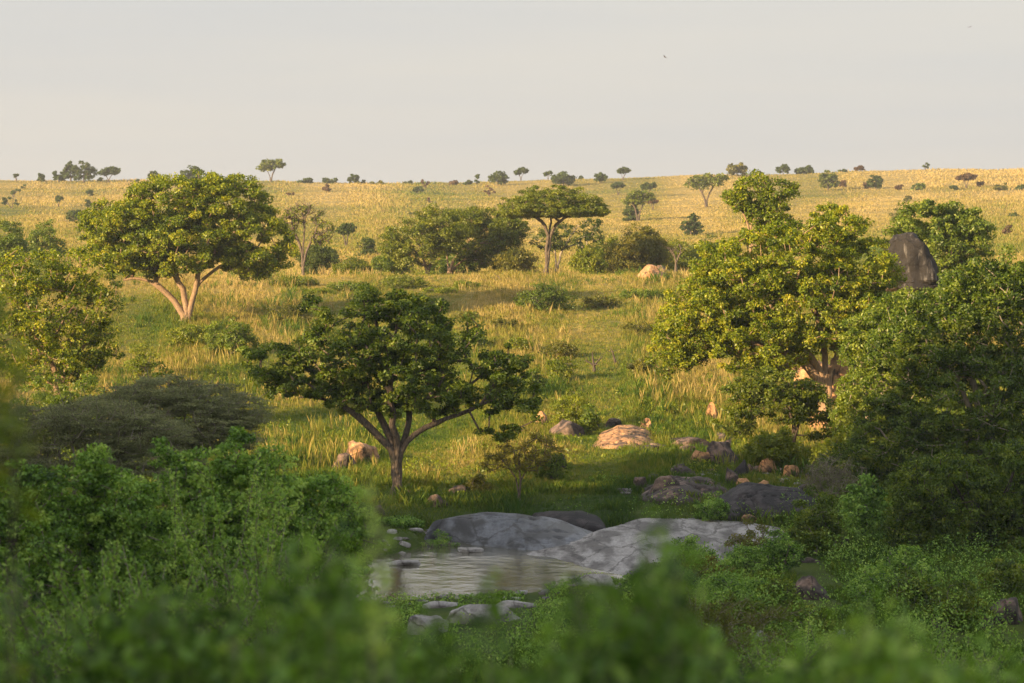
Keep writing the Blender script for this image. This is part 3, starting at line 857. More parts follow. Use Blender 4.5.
FAR = [
 # skyline, left to right
 ('bare', 'tiny bare sapling at the far left end of the skyline', 17, 181.5, 5, 9, 'blue'),
 ('shrub', 'sparse low shrub on the skyline just left of the tree cluster', 40, 181.5, 13, 8, 'blue'),
 ('round', 'small round tree leaning on the left of the big skyline tree', 59, 182, 14, 12, 'blue'),
 ('round', 'middle tree of the left skyline cluster, as tall as its big neighbour', 71, 182, 14, 20, 'blue'),
 ('round', 'largest round dark tree of the left skyline cluster', 84, 182.5, 23, 22, 'blue'),
 ('umbrella', 'flat topped twin crowned tree right of the skyline cluster', 109, 182.5, 23, 15, 'blue'),
 ('shrub', 'low dark shrub under the big tree of the left skyline cluster', 101, 182, 8, 4, 'blue'),
 ('shrub', 'tiny dark shrub between the flat topped tree and the big fig on the skyline', 137, 182, 6, 3, 'blue'),
 ('round', 'small tree on the skyline left above the big fig crown', 154, 182, 13, 12, 'blue'),
 ('round', 'round grey green tree showing just above the big left fig', 192, 187, 25, 22, 'blue'),
 ('umbrella', 'lone tall tree on the skyline right of the big fig', 271, 182, 28, 23, 'acacia'),
 ('shrub', 'low flat dark bush on the skyline right of the lone tall tree', 305, 183, 18, 5, 'blue'),
 ('shrub', 'left one of two small touching skyline bushes', 326, 183.5, 9, 6, 'blue'),
 ('shrub', 'right one of two small touching skyline bushes', 334, 183.5, 8, 6, 'blue'),
 ('round', 'small round headed tree on the skyline with a bush at its foot', 354, 184, 12, 11, 'blue'),
 ('shrub', 'dark bush at the foot of the small round headed skyline tree', 363, 184, 8, 4, 'blue'),
 ('shrub', 'broad pale low bush on the skyline left of centre', 378, 185, 16, 4, 'olive'),
 ('shrub', 'small dark flat bush on the skyline above the reddish sapling', 409, 184.5, 10, 4, 'blue'),
 ('bare', 'reddish bare sapling on the far hillside beside a round bush', 425, 188, 10, 9, 'rust'),
 ('round', 'round dark bush standing just below the skyline beside the reddish sapling', 418, 193.5, 9, 9, 'blue'),
 ('shrub', 'grey low bush on the skyline left of the round blocky tree', 454, 185, 12, 5, 'rust'),
 ('shrub', 'dark low bush on the skyline touching the bare sapling', 468, 185, 11, 5, 'blue'),
 ('bare', 'thin bare sapling on the skyline beside the round blocky tree', 477, 185, 7, 11, 'blue'),
 ('round', 'round blocky tree on the skyline above the flat acacia', 498, 185.5, 19, 15, 'blue'),
 ('bare', 'sparse brownish scrub on the slope below the round blocky tree', 489, 197, 13, 12, 'rust'),
 ('umbrella', 'leaning round headed tree on the skyline above the acacia', 521, 179.5, 16, 13, 'blue'),
 ('umbrella', 'very small round headed tree on the skyline right of the leaning one', 548, 179.5, 8, 9, 'blue'),
 ('round', 'wide grey green bushy tree on the skyline above the acacia crown', 563, 186, 26, 15, 'blue'),
 ('shrub', 'tiny low bush on the skyline right of the wide bushy tree', 580, 178.5, 7, 3, 'blue'),
 ('round', 'small round tree on the skyline between the wide bush and the mushroom tree', 601, 183, 13, 11, 'blue'),
 ('umbrella', 'mushroom shaped tree on the skyline over the middle of the picture', 623, 180, 15, 13, 'blue'),
 ('umbrella', 'ragged small tree on the slope below the mushroom shaped tree', 618, 195, 14, 13, 'blue'),
 ('umbrella', 'thin light topped tree on the slope right of the ragged small tree', 648, 197, 17, 15, 'blue'),
 ('umbrella', 'dark umbrella tree standing on the slope with a bush under its left side', 638, 221, 31, 31, 'acacia'),
 ('shrub', 'pale bush under the left side of the dark umbrella tree', 631, 221, 17, 17, 'blue'),
 ('bare', 'thin brown sapling right of the dark umbrella tree', 653, 210, 12, 14, 'rust'),
 ('umbrella', 'large layered acacia on the far slope left of the lit feathery tree', 706, 207, 43, 35, 'acacia'),
 ('shrub', 'grey green bush of two mounds on the slope below the layered acacia', 691, 235, 24, 22, 'blue'),
 ('round', 'round crowned tree on the skyline just right of the layered acacia', 737, 176, 22, 14, 'olive'),
 ('shrub', 'low brown bush on the skyline beside the round crowned tree', 756, 173, 11, 4, 'rust'),
 ('round', 'round tree on short trunk on the skyline above the big right fig', 783, 170.5, 14, 11, 'blue'),
 ('shrub', 'wide domed bush on the skyline above the big right fig', 805, 170.5, 24, 8, 'blue'),
 ('round', 'dark cone shaped tree on the slope below the domed skyline bush', 828, 190.5, 20, 21, 'acacia'),
 ('shrub', 'low pale bush touching the dark cone shaped tree', 842, 188, 10, 8, 'rust'),
 ('shrub', 'small flat bush on the skyline right of the domed one', 842, 170, 9, 3, 'blue'),
 ('round', 'small purplish brown tree on the skyline', 859, 169.5, 12, 6, 'rust'),
 ('round', 'round bush on the slope above the black boulder', 875, 189, 17, 14, 'blue'),
 ('shrub', 'brown bush just left of the round bush above the boulder', 866, 188.5, 9, 7, 'rust'),
 ('shrub', 'small reddish bush on the slope right of the round bush', 898, 190, 10, 6, 'rust'),
 ('shrub', 'ragged green bush on the slope right of the small reddish bush', 917, 190, 16, 7, 'green'),
 ('shrub', 'tiny dark bush lower on the slope between the reddish and ragged bushes', 907, 202, 9, 6, 'olive'),
 ('bare', 'tiny spindly tree alone on the skyline far right of centre', 925, 167.5, 7, 7, 'blue'),
 ('umbrella', 'rusty brown flat topped tree on the far right slope', 966, 188, 19, 15, 'rust'),
 ('shrub', 'small blue green bush left of the rusty flat topped tree', 954, 190, 8, 5, 'blue'),
 ('shrub', 'brownish bush right of the rusty flat topped tree', 980, 187, 7, 8, 'rust'),
 ('shrub', 'broad low green bush on the far right slope', 1001, 190, 16, 7, 'olive'),
 ('shrub', 'green bush cut by the right edge on the far slope', 1020, 190, 12, 5, 'blue'),
 ('bare', 'grey feathery shrub rising behind the dark leafy tree', 897, 225, 13, 17, 'olive'),
 ('shrub', 'small dark bush near the right edge of the slope', 1014, 219, 14, 7, 'blue'),
 ('bare', 'grey leafless shrub on the right slope above the big dark trees', 1005, 237, 11, 13, 'rust'),
 # hillside, left
 ('bare', 'thin shrub with dark top on the upper left slope', 14, 197, 12, 10, 'blue'),
 ('bare', 'sparse grey shrub on the left slope beside the frame edge', 12, 208, 18, 12, 'blue'),
 ('shrub', 'tiny dark bush high on the left slope', 24, 189, 5, 4, 'blue'),
 ('umbrella', 'small dark thorn tree standing alone on the left slope', 59, 207, 8, 11, 'blue'),
 ('shrub', 'pair of grey twigs like bush on the left slope by the fig', 90, 197, 9, 8, 'blue'),
 ('shrub', 'small grey bush right beside the left fig crown on the slope', 88, 207, 7, 7, 'blue'),
 ('shrub', 'pale grey green bush low on the left slope beside the fig', 74, 222, 17, 12, 'blue'),
 ('shrub', 'small dark bush on the slope under the two touching skyline bushes', 327, 192, 8, 8, 'rust'),
 ('bare', 'low dead brown scrub on the slope left of the small dark bush', 291, 196, 9, 4, 'rust'),
 ('bare', 'lone thin stake like sapling on the golden slope', 429, 203, 3, 6, 'rust'),
 ('umbrella', 'small blue green tree on thin trunk behind the bare twiggy tree', 346, 247, 17, 24, 'blue'),
 ('shrub', 'hazy blue green bush right of the small thin trunked tree', 366, 258, 22, 21, 'blue'),
 ('shrub', 'flat grey bush between the bare twiggy tree and the thin trunked tree', 327, 262, 22, 14, 'blue'),
 ('shrub', 'pale hazy bush behind the multi stemmed grove', 412, 217, 9, 6, 'blue'),
]
for i, (k, lab, px, row, w, h, m) in enumerate(FAR):
    far_plant(k, lab, px, row, w, h, 300 + i, m, group='scattered trees and bushes on the far hill')

# ------------------------------------------------------------------ trees behind the crest of the near slope
tree('acacia_tree', 'flat topped umbrella acacia with a bare forked trunk in the middle of the slope', 546, 262,
     [[(547, 250, 0), (549, 234, 0), (544, 222, 0), (528, 212, 0)], [(549, 248, .1), (551, 232, 0), (556, 222, 0), (580, 212, 0)], [(547, 250, 0), (550, 232, .3), (551, 218, 0.8), (552, 206, 1)]],
     [(553, 211, 56, 26, 0, 1.0), (520, 214, 28, 16, 0, 1.1), (590, 213, 24, 15, 0, 1), (545, 205, 36, 20, 0, 1)],
     nclump=520, rc=0.42, nleaf=95, lsize=0.17, lmat='acacia', wmat='bark', tr=0.25, flat=0.22, seed=3, clump_flat=0.42, shell=0.25, tint0=0.55, width=0.6)
tree('savanna_tree', 'dense many stemmed grove tree left of the umbrella acacia', 428, 268,
     [[(425, 262), (418, 240)], [(431, 262), (438, 238)], [(428, 262), (428, 240)]],
     [(418, 243, 34, 26, 0, .8), (437, 229, 28, 22, 0, .8), (398, 248, 15, 12), (452, 240, 14, 16)],
     nclump=270, rc=0.5, nleaf=95, lsize=0.2, lmat='acacia', wmat='bark_dark', tr=0.2, seed=4, tint0=0.55)
tree('savanna_tree', 'dark grove tree with a golden lit trunk just left of the umbrella acacia', 449, 275,
     [[(448, 262), (446, 248), (458, 232)], [(452, 262), (470, 240)], [(455, 266), (490, 240)]],
     [(480, 238, 34, 30, 0, .8), (500, 246, 26, 26), (468, 222, 20, 14), (507, 228, 18, 18)],
     nclump=400, rc=0.5, nleaf=95, lsize=0.2, lmat='acacia', wmat='bark_fig', tr=0.2, seed=5, tint0=0.42)
tree('savanna_tree', 'leaning pale stemmed tree behind the trunk of the umbrella acacia', 556, 274,
     [[(560, 255), (570, 236), (578, 226)], [(556, 256), (552, 236)]],
     [(572, 237, 30, 14, 0, .8), (590, 228, 18, 9), (545, 240, 18, 10)],
     nclump=90, rc=0.4, nleaf=50, lsize=0.2, lmat='blue', wmat='bark_pale', tr=0.14, seed=6)
tree('twiggy_tree', 'bare grey twiggy tree with a thin green top beside the big fig', 303, 266,
     [[(303, 258), (300, 245), (291, 222), (292, 212)], [(304, 256), (312, 240), (318, 225)], [(303, 250), (305, 226), (303, 212)]],
     [(303, 214, 20, 10, 0, .8), (321, 232, 13, 13), (290, 225, 12, 14)],
     nclump=120, rc=0.4, nleaf=26, lsize=0.2, lmat='acacia', wmat='bark', tr=0.17, tipr=0.035, seed=7, dead=0.35, twigs=180)
for (lab, px, Y, w, top, m, sd_, kw) in [
    ('dark evergreen bush hidden between the twiggy tree and the grove', 390, 276, 44, 247, 'dark', 11, {}),
    ('low green bush between the thin trunked tree and the grove', 352, 277, 44, 259, 'acacia', 12, {}),
    ('shadowy bush under the bare twiggy tree', 318, 280, 46, 244, 'blue', 13, {}),
    ('brown tinged bush left of the umbrella acacia trunk', 516, 270, 44, 247, 'olive', 14, {}),
    ('large domed yellow green bush tree right of the acacia', 640, 276, 76, 226, 'olive', 15, dict(n=300)),
    ('dark lower bush hiding behind the lit dome bush', 606, 280, 60, 235, 'acacia', 16, dict(n=130)),
    ('bright yellow green bush beside the umbrella acacia trunk', 589, 268, 36, 247, 'yellow', 17, {}),
    ('dark rounded bush at the right end of the domed thicket', 678, 288, 50, 242, 'acacia', 18, dict(n=110)),
    ('grey green bush behind the thicket at the fig crown edge', 712, 300, 60, 236, 'blue', 19, dict(n=110)),
    ('rounded evergreen at the left frame edge behind the golden leaved tree', 6, 280, 52, 213, 'green', 20, dict(n=150)),
    ('darker blue green evergreen right of the one at the frame edge', 46, 290, 42, 219, 'dark', 21, dict(n=120)),
    ('grey bush at the foot of the slope behind the left fig', 455, 282, 60, 252, 'dark', 22, {})]:
    kw2 = dict(n=110, rc=0.5, nleaf=90, lsize=0.2, tint0=0.55)
    kw2.update(kw)
    shrub(lab, px, Y, w, top, m, 'bark_dark', seed=sd_, **kw2)
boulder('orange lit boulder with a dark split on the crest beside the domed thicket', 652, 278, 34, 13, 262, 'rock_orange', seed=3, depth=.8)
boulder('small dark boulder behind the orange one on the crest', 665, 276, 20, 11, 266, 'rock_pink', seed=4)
dw = lambda px, row, Y: P(px, row, Y)
dead_wood('dead_tree', 'gnarled leafless tree behind the orange boulder on the crest', 'tree', base_at(676, 258),
          [[base_at(676, 258), dw(676, 258, 258), dw(670, 248, 258)], [dw(676, 262, 258), dw(682, 250, 258), dw(679, 244, 258)]], 0.16, 'bark', 9)
dead_wood('fallen_branch', 'bleached dead branch lying across the lit grass', 'branch', dw(510, 287, 248),
          [[dw(510, 291, 248), dw(503, 283, 248), dw(491, 282, 248), dw(481, 279, 248)], [dw(503, 283, 248), dw(498, 276, 248)]], 0.13, 'bark', 10, twigs=3)
dead_wood('dead_stump', 'black forked dead stump left one of two in the grass', 'stump', base_at(594, 182),
          [[base_at(594, 182), dw(594, 365, 182), dw(592, 352, 182)], [dw(594, 367, 182), dw(599, 358, 182), dw(602, 357, 182)], [dw(594, 366, 182), dw(588, 361, 182), dw(584, 360, 182)]], 0.12, 'bark_dark', 11, twigs=2)
dead_wood('dead_stump', 'thin black dead stem right one of two in the grass', 'stump', base_at(616, 186),
          [[base_at(616, 186), dw(615, 358, 186), dw(611, 348, 186)]], 0.11, 'bark_dark', 12, twigs=2)

# ------------------------------------------------------------------ the great trees
tree('fig_tree', 'great rounded fig on three sunlit pale trunks on the left slope', 187, 214,
     [[(184, 312), (172, 297), (158, 284), (140, 277), (124, 280)], [(187, 312), (190, 298), (200, 282), (214, 268), (245, 262)], [(187, 310), (184, 292), (176, 276), (170, 250)], [(188, 311), (196, 292), (198, 272), (206, 240)]],
     [(128, 236, 52, 40, -1, .9), (175, 208, 55, 38, 0, 1), (222, 216, 55, 42, 1, 1), (252, 243, 42, 36, 0, .9), (180, 245, 60, 32, -1, 1), (105, 225, 28, 26), (215, 188, 25, 14), (140, 260, 38, 18), (255, 262, 22, 14)],
     nclump=1200, rc=0.45, nleaf=120, lsize=0.20, lmat='fig', wmat='bark_fig', tr=0.42, seed=21, shell=0.55, tint0=0.5, gapf=0.03, tintl=0.2, step=0.6)
tree('river_tree', 'dark spreading tree with a thick grey trunk on the river bank at the centre', 397, 122,
     [[(397, 470, 0), (393, 447, 0), (375, 432, 0), (352, 410, -.3), (330, 399, 0), (300, 396, 0)], [(395, 450, 0), (385, 425, .5), (372, 400, .6), (350, 350, .6)],
      [(397, 450, 0), (396, 425, -.3), (388, 395, -.6), (395, 330, 0)], [(399, 448, 0), (410, 425, .3), (409, 400, .6), (420, 350, .8)],
      [(399, 448, 0), (418, 430, 0), (446, 419, -.3), (470, 410, 0), (500, 395, 0)]],
     [(392, 330, 62, 42, 0, 1), (415, 308, 36, 24, 0, 1), (318, 316, 24, 22, 0, 1), (378, 304, 26, 16), (345, 352, 58, 30, 0, 1), (455, 340, 35, 30, 0, 1), (478, 382, 44, 34, 0, .9), (270, 362, 30, 26, 0, 1), (400, 378, 60, 26, 0, 1),
      (512, 405, 28, 26, 0, .8), (300, 380, 34, 18), (500, 430, 22, 10, 0, .8), (358, 398, 34, 14), (440, 400, 40, 16), (330, 388, 30, 14), (395, 402, 30, 14), (505, 362, 22, 18)],
     nclump=1050, rc=0.28, nleaf=105, lsize=0.135, lmat='dark', wmat='bark', tr=0.34, seed=22, shell=0.30, tint0=0.5, gapf=0.16, tipr=0.014, sides=9, tintl=0.2)
tree('fig_tree', 'huge golden green fig spreading over orange boulders on the right bank', 828, 158,
     [[(820, 378, 0), (800, 358, 0), (785, 350, 0), (760, 345, 0), (720, 330, -.5)], [(826, 370, 0), (822, 335, .5), (812, 300, .8), (800, 262, 1)], [(830, 370, 0), (850, 330, .5), (868, 300, 1)], [(822, 372, 0), (790, 330, -1), (760, 290, -1)]],
     [(790, 262, 70, 42, 0, 1), (745, 290, 60, 40, -1, 1), (705, 320, 52, 42, 0, 1), (680, 345, 30, 30), (810, 310, 70, 45, -1, 1), (860, 275, 42, 38, 0, 1), (760, 340, 60, 34, -1, 1), (838, 228, 34, 24), (870, 320, 40, 44),
      (720, 262, 30, 22)],
     nclump=1700, rc=0.36, nleaf=105, lsize=0.16, lmat='fig', wmat='bark_fig', tr=0.45, seed=23, shell=0.40, tint0=0.52, gapf=0.05, tintl=0.2)
tree('feathery_tree', 'slim lit tree with an open feathery crown rising behind the right fig', 752, 196,
     [[(751, 262), (750, 232), (756, 212), (762, 198)], [(750, 232), (744, 214), (736, 196)], [(751, 240), (768, 222), (782, 205)]],
     [(748, 190, 25, 17, 0, 1), (776, 190, 20, 15), (768, 212, 26, 16), (778, 232, 22, 22), (740, 200, 14, 14)],
     nclump=190, rc=0.42, nleaf=75, lsize=0.2, lmat='fig', wmat='bark_fig', tr=0.15, seed=24, tint0=0.45, gapf=0.1)
tree('evergreen_tree', 'dark stiff leafed tree standing behind the black streaked boulder', 955, 190,
     [[(955, 260), (950, 225)], [(957, 262), (970, 232)]],
     [(955, 228, 30, 28, 0, 1), (925, 222, 32, 20, 0, 1), (968, 240, 24, 30), (905, 232, 20, 16), (940, 250, 40, 22)],
     nclump=300, rc=0.42, nleaf=85, lsize=0.2, lmat='dark', wmat='bark_dark', tr=0.2, seed=25, tint0=0.6, up=0.1)
tree('shade_tree', 'towering dense green tree filling the right edge of the valley', 985, 128,
     [[(980, 440), (960, 380), (930, 340)], [(990, 440), (1000, 370), (1010, 310)], [(985, 430), (960, 330), (950, 300)]],
     [(985, 325, 60, 62, 0, 1), (930, 340, 60, 46, 0, 1), (1030, 330, 50, 70), (960, 400, 80, 60, -1, 1), (900, 365, 38, 40, 0, 1), (1030, 430, 60, 80, -1, 1), (1012, 275, 26, 22), (905, 310, 24, 18), (965, 285, 26, 16), (945, 450, 70, 50, -1.5, 1), (890, 440, 40, 50, -1, 1), (1000, 300, 50, 30), (850, 470, 34, 26, -1, 1)],
     nclump=1700, rc=0.36, nleaf=110, lsize=0.135, lmat='green', wmat='bark_pale', tr=0.36, seed=26, shell=0.6, tint0=0.42, gapf=0.08, tintl=0.19)
tree('shade_tree', 'leafy tree with a sunlit left edge between the fig and the towering right tree', 872, 136,
     [[(872, 440), (868, 400), (862, 370)], [(874, 440), (884, 400), (890, 360)]],
     [(875, 345, 36, 40, 0, 1), (885, 395, 48, 50, 0, 1), (862, 425, 34, 34, 0, 1), (905, 320, 34, 28)],
     nclump=600, rc=0.34, nleaf=110, lsize=0.135, lmat='green', wmat='bark_pale', tr=0.2, seed=27, shell=0.5, tint0=0.66, gapf=0.1)
tree('low_tree', 'low spreading dark tree in front of the boulders under the right fig', 792, 140,
     [[(794, 430), (792, 410), (770, 395), (745, 385)], [(796, 430), (805, 405), (820, 388)], [(794, 425), (790, 400), (788, 380)]],
     [(775, 385, 48, 17, 0, 1), (745, 400, 28, 22), (803, 396, 22, 14), (785, 405, 50, 18), (735, 425, 24, 16), (820, 425, 24, 14)],
     nclump=330, rc=0.30, nleaf=70, lsize=0.15, lmat='acacia', wmat='bark_dark', tr=0.15, seed=28, tint0=0.4, gapf=0.12)
tree('climber_thicket', 'creeper covered tree with yellowish sprays and a black hollow under it', 985, 104,
     [[(985, 560), (965, 500), (945, 470)], [(990, 560), (1005, 500), (1015, 470)]],
     [(950, 500, 60, 48, 0, 1), (1010, 490, 50, 50, 0, 1), (915, 530, 34, 40, 0, 1), (960, 550, 44, 36, 0, 1), (1030, 540, 40, 40)],
     nclump=900, rc=0.30, nleaf=100, lsize=0.11, lmat='green', wmat='bark_dark', tr=0.15, seed=29, shell=0.6, tint0=0.36, tintc=0.2, hang=0.8, gapf=0.05)
tree('golden_tree', 'crooked tree with small golden flecked leaves at the left edge', 52, 150,
     [[(60, 395), (55, 370), (40, 340), (20, 320)], [(58, 375), (45, 355), (60, 325), (75, 305)], [(60, 380), (80, 350), (95, 320)]],
     [(30, 275, 44, 28, 0, 1), (75, 270, 36, 24), (50, 310, 60, 34, 0, 1), (95, 305, 26, 30), (20, 340, 40, 32), (70, 350, 36, 24), (5, 300, 30, 40), (55, 368, 50, 24), (95, 345, 26, 24)],
     nclump=700, rc=0.34, nleaf=58, lsize=0.155, lmat='fig', wmat='bark_fig', tr=0.22, seed=30, tint0=0.45, gapf=0.08, tintl=0.24)
tree('thorn_tree', 'small yellowish thorn tree with a thin dark stem on the grassy bank', 519, 121,
     [[(519, 482), (516, 470), (500, 458)], [(520, 480), (528, 465), (540, 450)], [(519, 475), (520, 455)]],
     [(512, 455, 24, 15, 0, 1), (540, 448, 24, 15), (495, 462, 14, 10), (530, 466, 20, 8)],
     nclump=150, rc=0.2, nleaf=34, lsize=0.085, lmat='olive', wmat='bark', tr=0.06, tipr=0.010, seed=31, tint0=0.75, twigs=60)

# unseen tree added left of the picture to cast shade on the river tree
for k, (x, y, zc, s) in enumerate([(-33, 99, 5.5, 5)]):
    b = np.array([x, y, float(ground(x, y))])
    plant('riverside_tree', ['tall riverside tree standing left of the thorn trees', 'taller riverside tree behind the first one on the left'][k], 'tree', b, [[b + [0, 0, 6], b + [1, 0, 10]], [b + [0, 0, 6], b + [-2, 1, 11]]],
          [(np.array([x, y, zc]), np.array([6.5, 6.5, 4.2])), (np.array([x + 3, y - 3, zc - 2]), np.array([4.0, 4.0, 3.0]))], 260, 0.6, 70, 0.28, 'green', 'bark', tr=0.45, seed=140 + k, gapf=0.3)

# flat topped thorn scrub in shade, left
tree('thorn_tree', 'broad flat grey thorn tree in shade reaching the left frame edge', 60, 92,
     [[(62, 510), (50, 470), (10, 440)], [(66, 510), (90, 460), (130, 430)], [(64, 500), (60, 450)]],
     [(30, 425, 70, 22, 0, 1.2), (100, 418, 60, 22, 0, 1.2), (150, 440, 50, 24, 0, 1), (60, 455, 90, 30, 0, 1), (0, 460, 60, 34), (140, 465, 60, 22)],
     nclump=1000, rc=0.36, nleaf=100, lsize=0.085, lmat='thorn', wmat='twig', tr=0.12, tipr=0.011, seed=32, clump_flat=0.2, width=0.35, twigs=500, tint0=0.45, flat=0.6)
tree('thorn_tree', 'flat crowned grey thorn tree with twiggy layers below the round green bush', 190, 98,
     [[(192, 500), (180, 450), (150, 410)], [(194, 500), (210, 440), (240, 400)], [(193, 480), (195, 420)]],
     [(165, 392, 50, 18, 0, 1.2), (205, 402, 48, 20, 0, 1.2), (235, 415, 40, 20), (180, 425, 80, 28), (130, 406, 40, 22), (215, 440, 50, 20)],
     nclump=850, rc=0.36, nleaf=95, lsize=0.085, lmat='thorn', wmat='twig', tr=0.12, tipr=0.011, seed=33, clump_flat=0.2, width=0.35, twigs=420, tint0=0.55, flat=0.6)

